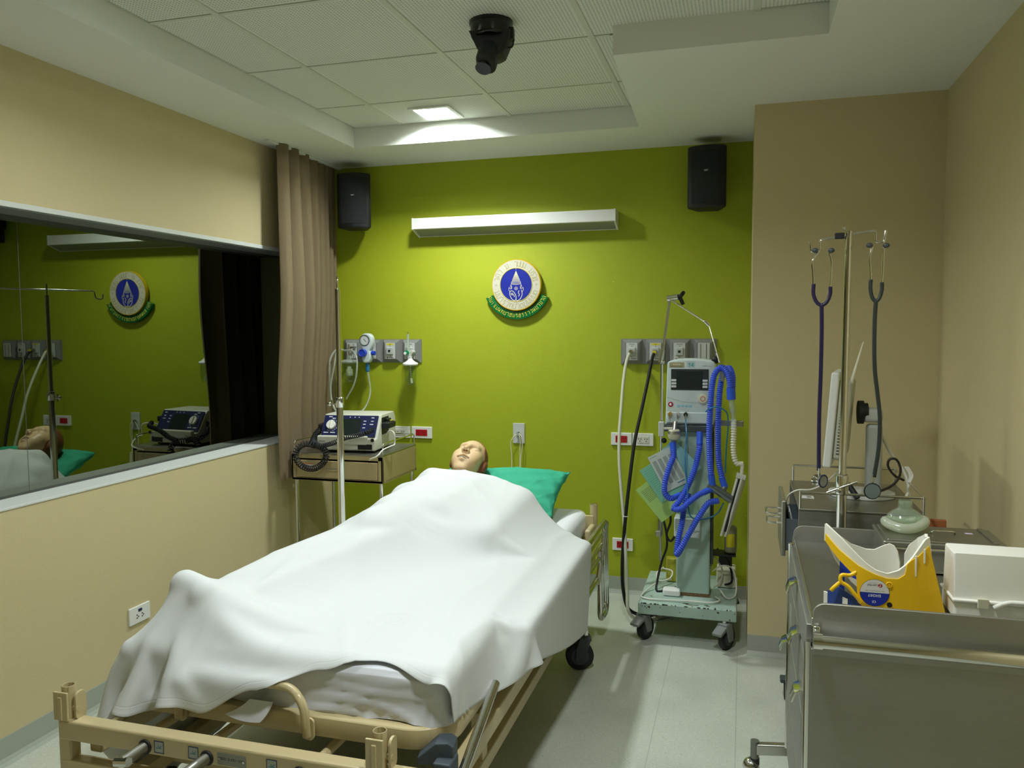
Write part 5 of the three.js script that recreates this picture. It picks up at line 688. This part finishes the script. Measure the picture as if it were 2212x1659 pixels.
// a bent sheet: columns [x, z, bottom, top], thickness t
function sheet(cols, t) {
  const n = cols.length, pos = [], idx = [], V4 = [];
  for (let i = 0; i < n; i++) { const a = cols[Math.max(0, i - 1)], b = cols[Math.min(n - 1, i + 1)], dx = b[0] - a[0], dz = b[1] - a[1], l = Math.hypot(dx, dz) || 1, nx = -dz / l * t / 2, nz = dx / l * t / 2, c = cols[i], sh = c[4] || 0; pos.push(c[0] + nx, c[3], c[1] + nz, c[0] + nx + sh, c[2], c[1] + nz, c[0] - nx + sh, c[2], c[1] - nz, c[0] - nx, c[3], c[1] - nz); }
  for (let i = 0; i < n - 1; i++) for (let k = 0; k < 4; k++) { const a = 4 * i + k, b = 4 * i + (k + 1) % 4, c = a + 4, d = b + 4; idx.push(a, b, c, b, d, c); }
  idx.push(0, 2, 1, 0, 3, 2, 4 * n - 4, 4 * n - 3, 4 * n - 2, 4 * n - 4, 4 * n - 2, 4 * n - 1);
  const g = new THREE.BufferGeometry(); g.setAttribute('position', new THREE.Float32BufferAttribute(pos, 3)); g.setIndex(idx); return toCreasedNormals(g, 0.6);
}
const lerpTab = (tab, x) => { for (let i = 0; i < tab.length - 1; i++) if (x <= tab[i + 1][0]) { const u = (x - tab[i][0]) / (tab[i + 1][0] - tab[i][0]); return tab[i].map((v, k) => v + (tab[i + 1][k] - v) * Math.max(0, u)); } return tab[tab.length - 1]; };
{
  const t = thing('neck_collar', 'yellow neck collar with white foam lining and round SHORT label', 'neck collar', [0, 0, 0]);
  const K = [[2.829, 1.105, 1.08, 1.062], [2.845, 1.092, 1.062, 1.04], [2.862, 1.078, 1.045, 1.02], [2.885, 1.055, 1.028, 0.998], [2.9, 1.04, 1.017, 0.985], [2.901, 1.039, 1.016, 0.925], [2.92, 1.022, 1.007, 0.908], [2.94, 1.009, 0.999, 0.907], [2.965, 1.003, 0.992, 0.907], [2.99, 1.012, 0.992, 0.907], [3.006, 1.026, 1.003, 0.907], [3.008, 1.028, 1.03, 0.907], [3.022, 1.045, 1.04, 0.907], [3.036, 1.066, 1.048, 0.907], [3.05, 1.087, 1.062, 0.907], [3.06, 1.093, 1.072, 0.907]];
  const zz = x => 2.688 - 0.05 * ((x - 2.965) / 0.13) ** 2, near = [], lin = [];
  for (let i = 0; i <= 60; i++) { const x = 2.829 + 0.231 * i / 60, k = lerpTab(K, x), sh = x > 2.9 ? 0.04 * ((x - 2.9) / 0.16) * (k[2] - 0.907) / 0.165 : 0; near.push([x, zz(x), k[3], Math.min(k[2], k[1] - 0.002), sh]); lin.push([x + 0.001, zz(x) - 0.005, Math.max(k[3] - 0, k[2] - 0.06), k[1], sh * 0.25]); }
  const back = [[3.061, 2.63, 0.907, 1.075, 0.04], [3.068, 2.61, 0.907, 1.072, 0.035], [3.064, 2.592, 0.907, 1.066, 0.03]];
  P('shell', [sheet(near, 0.003), sheet([near[60], ...back], 0.003)], M.yellow, t);
  P('foam_lining', [sheet(lin, 0.006)], M.foam, t);
  P('foam_lining', sheet([[3.056, 2.655, 1.0, 1.092], [3.06, 2.63, 0.98, 1.094], [3.062, 2.605, 0.96, 1.085], [3.05, 2.592, 0.95, 1.075], [3.03, 2.588, 0.95, 1.052], [3.021, 2.588, 0.95, 1.03]], 0.006), M.foam, t);
  const far = [[2.83, 2.625, 1.06, 1.103], [2.838, 2.6, 1.05, 1.095], [2.86, 2.575, 1.0, 1.07], [2.9, 2.562, 0.94, 1.04], [2.935, 2.558, 0.91, 1.028], [2.955, 2.558, 0.91, 1.028], [2.975, 2.56, 0.91, 1.04], [2.99, 2.562, 0.91, 1.047], [3.0, 2.565, 0.91, 1.043], [3.008, 2.568, 0.91, 1.03], [3.014, 2.572, 0.91, 1.0]]; P('foam_lining', sheet(far, 0.006), M.foam, t); P('shell', sheet(far.map(c => [c[0], c[1] - 0.005, c[2] - 0.003, c[3] - 0.025]), 0.003), M.yellow, t);
  const seal = canvasTex(512, 512, (c) => { c.translate(256, 256); c.rotate(Math.PI); c.fillStyle = '#1b2f9c'; c.beginPath(); c.arc(0, 0, 250, 0, 7); c.fill(); c.fillStyle = '#e2e2dc'; c.beginPath(); c.arc(0, 0, 250, 0, Math.PI); c.fill(); c.textAlign = 'center'; c.fillStyle = '#e2e2dc'; c.font = 'bold 72px sans-serif'; c.fillText('SHORT', 0, -28); c.font = 'bold 60px sans-serif'; c.fillText('CE', 6, -150); c.fillStyle = '#3a3f46'; c.font = '30px sans-serif'; c.fillText('Stifneck Extrication Collar', 0, 44); c.font = 'bold 52px sans-serif'; c.fillText('Laerdal', 34, 158); c.font = '18px sans-serif'; c.fillText('helping save lives', 34, 186); c.fillStyle = '#c02633'; c.beginPath(); c.arc(-92, 140, 34, 0, 7); c.fill(); c.fillStyle = '#e2e2dc'; c.fillRect(-104, 112, 10, 56); c.fillRect(-88, 120, 16, 10); c.fillStyle = '#3a3f46'; c.beginPath(); c.arc(-92, 140, 36, 1.6, 4.7); c.lineWidth = 6; c.strokeStyle = '#3a3f46'; c.stroke(); });
  P('size_label', mv(new THREE.CircleGeometry(0.0335, 40), 2.938, 0.955, 2.6905), mat(0xffffff, 0.35, { map: seal }), t);
  for (const [x, y] of [[2.97, 0.977], [3.06, 0.962]]) { P('stud', [ring(0.0058, 0.0016, x, y, zz(x) + 0.002), disc(0.003, 0.003, x, y, zz(x) + 0.002)], M.yellow, t); }
  P('fastener', disc(0.006, 0.004, 2.972, 0.928, 2.6905), M.black, t); P('vent', extrude([[-0.009, -0.007], [0.009, -0.007], [-0.004, 0.008]], 0.002).translate(3.03, 0.942, 2.679), M.foam, t);
  for (const [x, y0, y1] of [[3.024, 0.998, 1.05], [3.044, 1.03, 1.066]]) P('foam_tab', rbox(0.0045, y1 - y0, 0.003, x + 0.006, (y0 + y1) / 2, zz(x) + 0.001, 0.0014), M.foam, t);
  // chin loop: an open bracket at the left
  P('chin_loop', [bent([[2.9, 1.0, 2.672], [2.885, 0.988, 2.674], [2.862, 0.99, 2.676], [2.861, 0.972, 2.677], [2.88, 0.962, 2.678], [2.91, 0.925, 2.682]], 0.005, 0.008, 8), bent([[2.863, 0.972, 2.676], [2.846, 0.955, 2.676], [2.84, 0.947, 2.676]], 0.005, 0.006, 8)], M.yellow, t);
}
{ const t = thing('folded_collar', 'dark blue folded collar lying under the yellow collar', 'neck collar', [0, 0, 0]); P('panel', [sheet([[2.835, 2.655, 0.907, 0.94], [2.86, 2.665, 0.907, 0.955], [2.885, 2.67, 0.907, 0.94], [2.92, 2.672, 0.907, 0.92]], 0.004)], mat('#27458a', 0.5), t); each('strap', [sheet([[2.868, 2.6, 0.98, 1.015], [2.885, 2.605, 0.97, 1.02], [2.91, 2.61, 0.96, 1.01]], 0.005), sheet([[2.868, 2.6, 0.907, 0.985], [2.88, 2.604, 0.907, 0.98]], 0.004)], M.deepBlue, t); each('foam_edge', [sheet([[2.826, 2.652, 0.907, 0.937], [2.836, 2.654, 0.907, 0.935]], 0.006), sheet([[2.868, 2.67, 0.915, 0.932], [2.88, 2.672, 0.915, 0.928]], 0.004)], M.foam, t); }
{ // white plastic case
  const t = thing('first_aid_case', 'white plastic case with a front carry handle on the steel trolley', 'case', [3.11, 0.905, 2.57]);
  P('lower_shell', rbox(0.285, 0.045, 0.122, 0.1435, 0.0235, 0.061, 0.008, 3), M.boxWhite, t); const lid = extrude([[0.006, 0.046], [0.116, 0.046], [0.108, 0.158], [0.014, 0.158]], 0.268, 0.006); lid.rotateY(-Math.PI / 2); lid.translate(0.276, 0, 0); P('lid', toCreasedNormals(lid, 0.5), M.boxWhite, t);
  P('rim', rbox(0.292, 0.007, 0.13, 0.1435, 0.048, 0.061, 0.003), M.boxWhite, t); for (const x of [0.062, 0.225]) P('latch', [rbox(0.024, 0.024, 0.006, x, 0.046, 0.127, 0.002)], mat('#cfcdb4', 0.4), t);
  P('handle', bent([[0.085, 0.038, 0.126], [0.112, 0.056, 0.134], [0.185, 0.056, 0.134], [0.212, 0.038, 0.126]], 0.0055, 0.012, 8), M.boxWhite, t);
}
{ // steel instrument box with lid
  const x0 = 3.012, x1 = 3.335, z0 = 2.12, z1 = 2.33, t = thing('instrument_box', 'stainless steel instrument box with lid behind the white case', 'instrument box'); P('body', span(x0 + 0.006, x1 - 0.006, 0.9055, 0.985, z0 + 0.006, z1 - 0.006, 0.012), M.chrome, t); P('lid', [span(x0, x1, 0.982, 0.996, z0, z1, 0.006), span(x0 + 0.012, x1 - 0.012, 0.99, 1.0, z0 + 0.012, z1 - 0.012, 0.004)], M.steelTop, t);
  P('ridge', span(x1 - 0.04, x1 - 0.025, 0.999, 1.004, z0 + 0.02, z1 - 0.02, 0.002), M.steelTop, t); P('lid_handle', bent([[3.155, 1.001, 2.215], [3.16, 1.008, 2.222], [3.215, 1.008, 2.222], [3.222, 1.001, 2.212]], 0.003, 0.006, 8), M.chrome, t); P('tag', box(0.02, 0.0008, 0.012, 3.26, 1.0004, 2.2), mat('#c9b9d6', 0.5), t); P('asset_tag', mv(new THREE.PlaneGeometry(0.05, 0.028), 3.1, 0.945, 2.3245), mat(0xffffff, 0.5, { map: canvasTex(96, 54, c => { c.fillStyle = '#dcdcd4'; c.fillRect(0, 0, 96, 54); c.fillStyle = '#333'; for (let i = 0; i < 14; i++) c.fillRect(36 + i * 3.2, 10, 1.6, 26); }) }), t);
}
{ // clear face mask
  const t = thing('face_mask', 'clear greenish anaesthesia mask on the steel instrument box', 'face mask', [3.09, 1.002, 2.2]); const gm = mat('#f0f8ee', 0.05, { transmission: 0.92, thickness: 0, ior: 1.4 });
  P('dome', lathe([[0.044, 0.028], [0.046, 0.034], [0.04, 0.045], [0.03, 0.056], [0.02, 0.062], [0.0175, 0.066], [0.0165, 0.084], [0.0135, 0.086], [0.0135, 0.066], [0.018, 0.06], [0.028, 0.053], [0.038, 0.042], [0.043, 0.033]]).scale(1.15, 1, 0.95), gm, t);
  const q = []; for (let i = 0; i < 48; i++) { const a = i / 48 * 2 * Math.PI; q.push(V(0.047 * Math.cos(a) * 1.12, 0.0185 + 0.006 * Math.cos(2 * a) + 0.004 * Math.cos(a), 0.045 * Math.sin(a))); } P('cushion', sweep(q, 0.0145, 12, true), mat('#e6ecd9', 0.2, { transmission: 0.6, thickness: 0 }), t);
  P('connector', lathe([[0.0165, 0.078], [0.018, 0.08], [0.018, 0.088], [0.013, 0.088]]), gm, t);
}
{ // second trolley behind
  const x0 = 2.822, x1 = 3.24, z0 = 1.18, z1 = 1.745, yt = 0.95, t = thing('utility_trolley', 'stainless steel trolley with an open side drawer under the monitor', 'trolley');
  P('top', span(x0, x1, yt - 0.012, yt, z0, z1, 0.003), M.steelTop, t); P('front_apron', span(x0, x1, 0.80, yt - 0.006, z1 - 0.008, z1, 0.002), M.steel, t); P('back_apron', span(x0, x1, 0.74, yt - 0.006, z0, z0 + 0.008), M.steel, t); P('right_apron', span(x1 - 0.008, x1, 0.74, yt - 0.006, z0, z1), M.steel, t); P('under_panel', span(x0, x1, 0.735, 0.742, z0, z1), M.steel, t);
  const d = new THREE.Group(); d.name = 'drawer'; t.add(d); P('drawer_front', [rbox(0.016, 0.212, 0.3, 2.777, 0.849, 1.5, 0.004)], M.alu, d); P('drawer_box', [span(2.785, 3.05, 0.78, 0.885, 1.36, 1.366), span(2.785, 3.05, 0.765, 0.885, 1.634, 1.64), span(2.785, 3.05, 0.765, 0.772, 1.36, 1.64)], mat('#5a6266', 0.4), d); P('drawer_handle', bent([[2.77, 0.884, 1.45], [2.718, 0.884, 1.45], [2.718, 0.884, 1.55], [2.77, 0.884, 1.55]], 0.004, 0.008, 8), M.chrome, d); P('drawer_handle', bent([[2.77, 0.848, 1.45], [2.722, 0.848, 1.45], [2.722, 0.848, 1.55], [2.77, 0.848, 1.55]], 0.004, 0.008, 8), M.chrome, d);
  P('rail', bent([[x0 + 0.006, yt + 0.058, z1 - 0.006], [x1 - 0.006, yt + 0.058, z1 - 0.006], [x1 - 0.006, yt + 0.066, z0 + 0.01], [x0 + 0.012, yt + 0.066, z0 + 0.01]], 0.0045, 0.015, 8), M.chrome, t); for (const [a, b] of [[x0 + 0.006, z1 - 0.006], [x1 - 0.006, z1 - 0.006], [x0 + 0.012, z0 + 0.01], [x1 - 0.006, z0 + 0.01]]) P('rail_post', rod([a, yt, b], [a, yt + 0.062, b], 0.0045), M.chrome, t);
  for (const [a, b] of [[x0 + 0.015, z0 + 0.03], [x1 - 0.015, z0 + 0.03], [x0 + 0.015, z1 - 0.03], [x1 - 0.015, z1 - 0.03]]) { P('leg', rod([a, 0.12, b], [a, 0.8, b], 0.0125), M.chrome, t); const c = new THREE.Group(); c.name = 'caster'; t.add(c); P('hood', ball(0.022, a, 0.11, b), M.chrome, c); P('wheel', disc(0.042, 0.026, a - 0.012, 0.042, b, 'x'), M.rubber, c); P('brake', rbox(0.05, 0.02, 0.05, a - 0.018, 0.088, b + 0.01, 0.006), M.greyDark, c); }
  P('barcode_label', box(0.045, 0.0006, 0.055, 2.868, yt + 0.0004, 1.53), mat(0xffffff, 0.5, { map: canvasTex(64, 80, c => { c.fillStyle = '#d6d6d0'; c.fillRect(0, 0, 64, 80); c.fillStyle = '#222'; for (let i = 0; i < 12; i++) c.fillRect(28, 20 + i * 3.4, 24, 1.8); }) }), t);
}
for (let k = 0; k < 5; k++) { const z = 1.42 + k * 0.045; solo('lead_wire', cable([[2.83 + 0.01 * k, 0.79, z], [2.81, 0.86, z - 0.01], [2.796 + 0.004 * (k % 2), 0.905, z + 0.01], [2.8, 0.91, z + 0.02], [2.812, 0.86, z + 0.03], [2.84, 0.79, z + 0.03]], 0.0026, 30, 6), k % 2 ? mat('#d7dad8', 0.4) : mat('#aeb4b5', 0.4), 'thin white lead wire bunched in the open trolley drawer', 'wire', 'lead wires in the open drawer'); }
{ // monitor seen from its side
  const t = thing('monitor', 'white flat monitor seen edge-on, standing on the rear trolley', 'monitor', [3.1, 0.95, 1.45]), wm = mat('#d4d6cd', 0.4);
  const bs = extrude(Object.assign(new THREE.Shape(), {}).absellipse(0, 0, 0.12, 0.1, 0, Math.PI * 2), 0.01, 0.004, [], 32); bs.rotateX(-Math.PI / 2); bs.translate(-0.03, 0.004, 0); P('base', bs, wm, t);
  P('post', [rbox(0.056, 0.26, 0.06, 0.01, 0.15, 0, 0.014, 3)], mat('#a9afa6', 0.4), t); P('post_head', [rbox(0.075, 0.055, 0.07, 0.0, 0.315, 0, 0.018, 3)], mat('#b4b9b2', 0.4), t); P('tilt_hinge', [disc(0.045, 0.02, -0.04, 0.325, 0, 'x'), disc(0.036, 0.03, -0.03, 0.325, 0, 'x')], M.black, t);
  const h = new THREE.Group(); h.name = 'display'; h.position.set(-0.075, 0.3, 0); h.rotation.set(0, -0.17, -0.07); t.add(h); P('bezel', rbox(0.03, 0.36, 0.3, -0.06, 0, 0, 0.008, 3), wm, h); P('back_cover', rbox(0.05, 0.3, 0.26, -0.024, 0, 0, 0.014), mat('#bfc0b0', 0.45), h); P('screen', box(0.002, 0.3, 0.25, -0.0755, 0.01, 0), M.blackGloss, h);
  for (let k = 0; k < 22; k++) P('vent_slot', box(0.018, 0.004, 0.002, -0.024, -0.125 + k * 0.0115, 0.1305), M.greyDark, h);
  P('antenna', rod([-0.01, 0.12, 0.1], [0.022, 0.3, 0.1], 0.007, 0.0025), M.ivory, h); P('antenna_base', rod([-0.014, 0.1, 0.1], [-0.004, 0.15, 0.1], 0.008), M.ivory, h);
  P('power_cable', cable([[0.035, 0.24, 0], [0.08, 0.161, -0.05], [0.115, 0.111, -0.03], [0.128, 0.075, 0], [0.134, 0.03, 0.01], [0.12, 0.014, 0.05]], 0.006, 40), M.offWhite, t); for (let k = 0; k < 4; k++) P('cable_bundle', cable([[0.12 + 0.004 * k, 0.12, 0.0], [0.135 + 0.004 * k, 0.09, 0.01], [0.13, 0.05, 0.02 + 0.004 * k], [0.135, 0.012, 0.03]], 0.003, 24, 6), M.offWhite, t);
  P('patient_cable', cable([[-0.12, 0.1, 0.05], [-0.17, 0.05, 0.05], [-0.22, 0.03, 0.08], [-0.272, 0.026, 0.09], [-0.303, -0.003, 0.07], [-0.31, -0.06, 0.05]], 0.0032, 40), M.offWhite, t); P('black_cable', cable([[0.0, 0.07, 0.25], [0.035, 0.08, 0.22], [0.064, 0.106, 0.2], [0.079, 0.14, 0.15], [0.063, 0.17, 0.15], [0.043, 0.169, 0.15], [0.037, 0.147, 0.15], [0.057, 0.113, 0.15], [0.095, 0.09, 0.13]], 0.0045, 60), mat('#1c1714', 0.4), t);
  P('cable_plug', rod([-0.09, 0.06, 0.1], [-0.06, 0.015, 0.13], 0.011), M.black, t);
}
{ // drip stand with two stethoscopes
  const px = 2.95, pz = 1.885, t = thing('drip_stand', 'steel drip stand with crossbar carrying two stethoscopes', 'drip stand', [0, 0, 0]);
  P('upper_tube', rod([px, 1.05, pz], [px + 0.004, 1.9, pz], 0.0125), M.chrome, t); P('lower_tube', rod([px, 0.1, pz], [px, 1.08, pz], 0.0165), M.chrome, t); P('collar', lathe([[0, 0.035], [0.018, 0.035], [0.021, 0.03], [0.021, -0.03], [0.0175, -0.034], [0, -0.034]], px, 1.07, pz), M.chrome, t); P('clamp_bar', [rod([px - 0.05, 1.045, pz + 0.025], [px + 0.045, 1.085, pz + 0.02], 0.0035), ball(0.01, px - 0.012, 1.055, pz + 0.022)], M.chrome, t);
  const bar = (s, y) => bent([[px, 1.907, pz], [px + s * 0.085, 1.907 + y, pz], [px + s * 0.086, 1.868 + y, pz], [px + s * 0.112, 1.868 + y, pz], [px + s * 0.117, 1.905 + y, pz]], 0.0042, 0.008, 8); P('hook', bar(-1, -0.014), M.chrome, t); P('hook', bar(1, 0.012), M.chrome, t);
  P('clip', [rbox(0.03, 0.02, 0.018, px - 0.025, 1.905, pz, 0.003)], M.black, t); P('top_cap', [rod([px + 0.004, 1.895, pz], [px + 0.006, 1.92, pz], 0.011), ball(0.006, px - 0.01, 1.928, pz)], M.chrome, t);
  for (let k = 0; k < 5; k++) { const a = -1.5 + k * 1.2566, L = 0.27, x = px + L * Math.sin(a), z = pz + L * Math.cos(a); const f = new THREE.Group(); f.name = 'base_leg'; t.add(f); const g = rbox(0.028, 0.04, L, 0, 0, L / 2, 0.006); g.rotateX(0.07); g.rotateY(a); g.translate(px, 0.135, pz); P('arm', g, M.alu, f); P('arm_socket', rod([x, 0.075, z], [x, 0.145, z], 0.015), mat('#7c8075', 0.35, { metalness: 0.6 }), f); P('caster_hood', ball(0.03, x - 0.012, 0.05, z), M.chrome, f); P('caster_wheel', disc(0.028, 0.04, x - 0.012, 0.028, z, 'x'), M.rubber, f); P('caster_neck', rod([x, 0.06, z], [x, 0.082, z], 0.017), M.black, f); }
}
function stethoscope(lab, col, P0, turnHead, headM) {
  const t = thing('stethoscope', lab, 'stethoscope', P0, 0, 'stethoscopes on the drip stand'), tube = mat(col, 0.4);
  const w = turnHead ? 0.017 : 0.026;
  P('ear_tube', [cable([[-0.014, 0, 0.0], [-w - 0.004, -0.03, 0], [-w - 0.002, -0.07, 0], [-w, -0.11, 0]], 0.0038, 24)], M.chrome, t); P('ear_tube', [cable([[0.02, 0.0, 0.0], [w + 0.002, -0.03, 0], [w + 0.002, -0.07, 0], [w, -0.12, 0]], 0.0038, 24)], M.chrome, t);
  P('ear_tip', ball(0.0085, -0.024, 0.006, 0.004, 1.3, 1, 1), M.greyDark, t); P('ear_tip', ball(0.0085, 0.026, 0.004, 0.006, 1.3, 1, 1), M.greyDark, t);
  P('tubing', [cable([[-w, -0.105, 0], [-w, -0.14, 0], [-w * 0.55, -0.168, 0], [0, -0.178, 0]], 0.0062, 24), cable([[w, -0.115, 0], [w, -0.14, 0], [w * 0.55, -0.168, 0], [0, -0.178, 0]], 0.0062, 24), cable(turnHead ? [[0, -0.172, 0], [-0.002, -0.25, 0], [0.002, -0.4, 0], [0.012, -0.48, 0], [0.021, -0.56, 0], [0.02, -0.66, 0], [0.008, -0.76, 0.002]] : [[0, -0.172, 0], [0.002, -0.25, 0], [0.002, -0.4, 0], [0, -0.55, 0], [0.002, -0.735, 0]], 0.0066, 60)], tube, t);
  const h = new THREE.Group(); h.name = 'chest_piece'; t.add(h);
  if (turnHead) { h.position.set(0.002, -0.806, 0.004); h.rotation.y = 0.1; P('diaphragm', disc(0.024, 0.008, 0, 0, 0.006), mat('#6d7b79', 0.35), h); P('bell_rim', ring(0.0245, 0.003, 0, 0, 0.006), M.black, h); P('stem', rod([0.002, 0.02, -0.004], [0.005, 0.055, -0.002], 0.005), M.chrome, h); }
  else { h.position.set(0.004, -0.768, 0.004); h.rotation.y = 0.8; P('diaphragm', disc(0.02, 0.006, 0, 0, 0.014), mat('#8d8f80', 0.3), h); P('bell_rim', ring(0.0205, 0.0026, 0, 0, 0.016), M.navy, h); P('bell', [disc(0.019, 0.007, 0, 0, -0.014), disc(0.012, 0.03, 0, 0, 0)], M.chrome, h); P('stem', rod([0, 0.012, 0], [0, 0.042, 0], 0.005), M.chrome, h); }
  return t;
}
stethoscope('dark purple stethoscope hanging from the left hook', '#1d1440', [2.872, 1.852, 1.9], false);
stethoscope('charcoal grey stethoscope hanging from the right hook', '#2b3432', [3.039, 1.863, 1.9], true);

solo('orange_board', [rbox(0.07, 0.905, 0.018, 3.3, 0.4535, 1.6, 0.004)], mat('#a8643a', 0.6), 'orange brown board standing between the rear trolley and wall', 'board');
renderer.render(scene, camera);
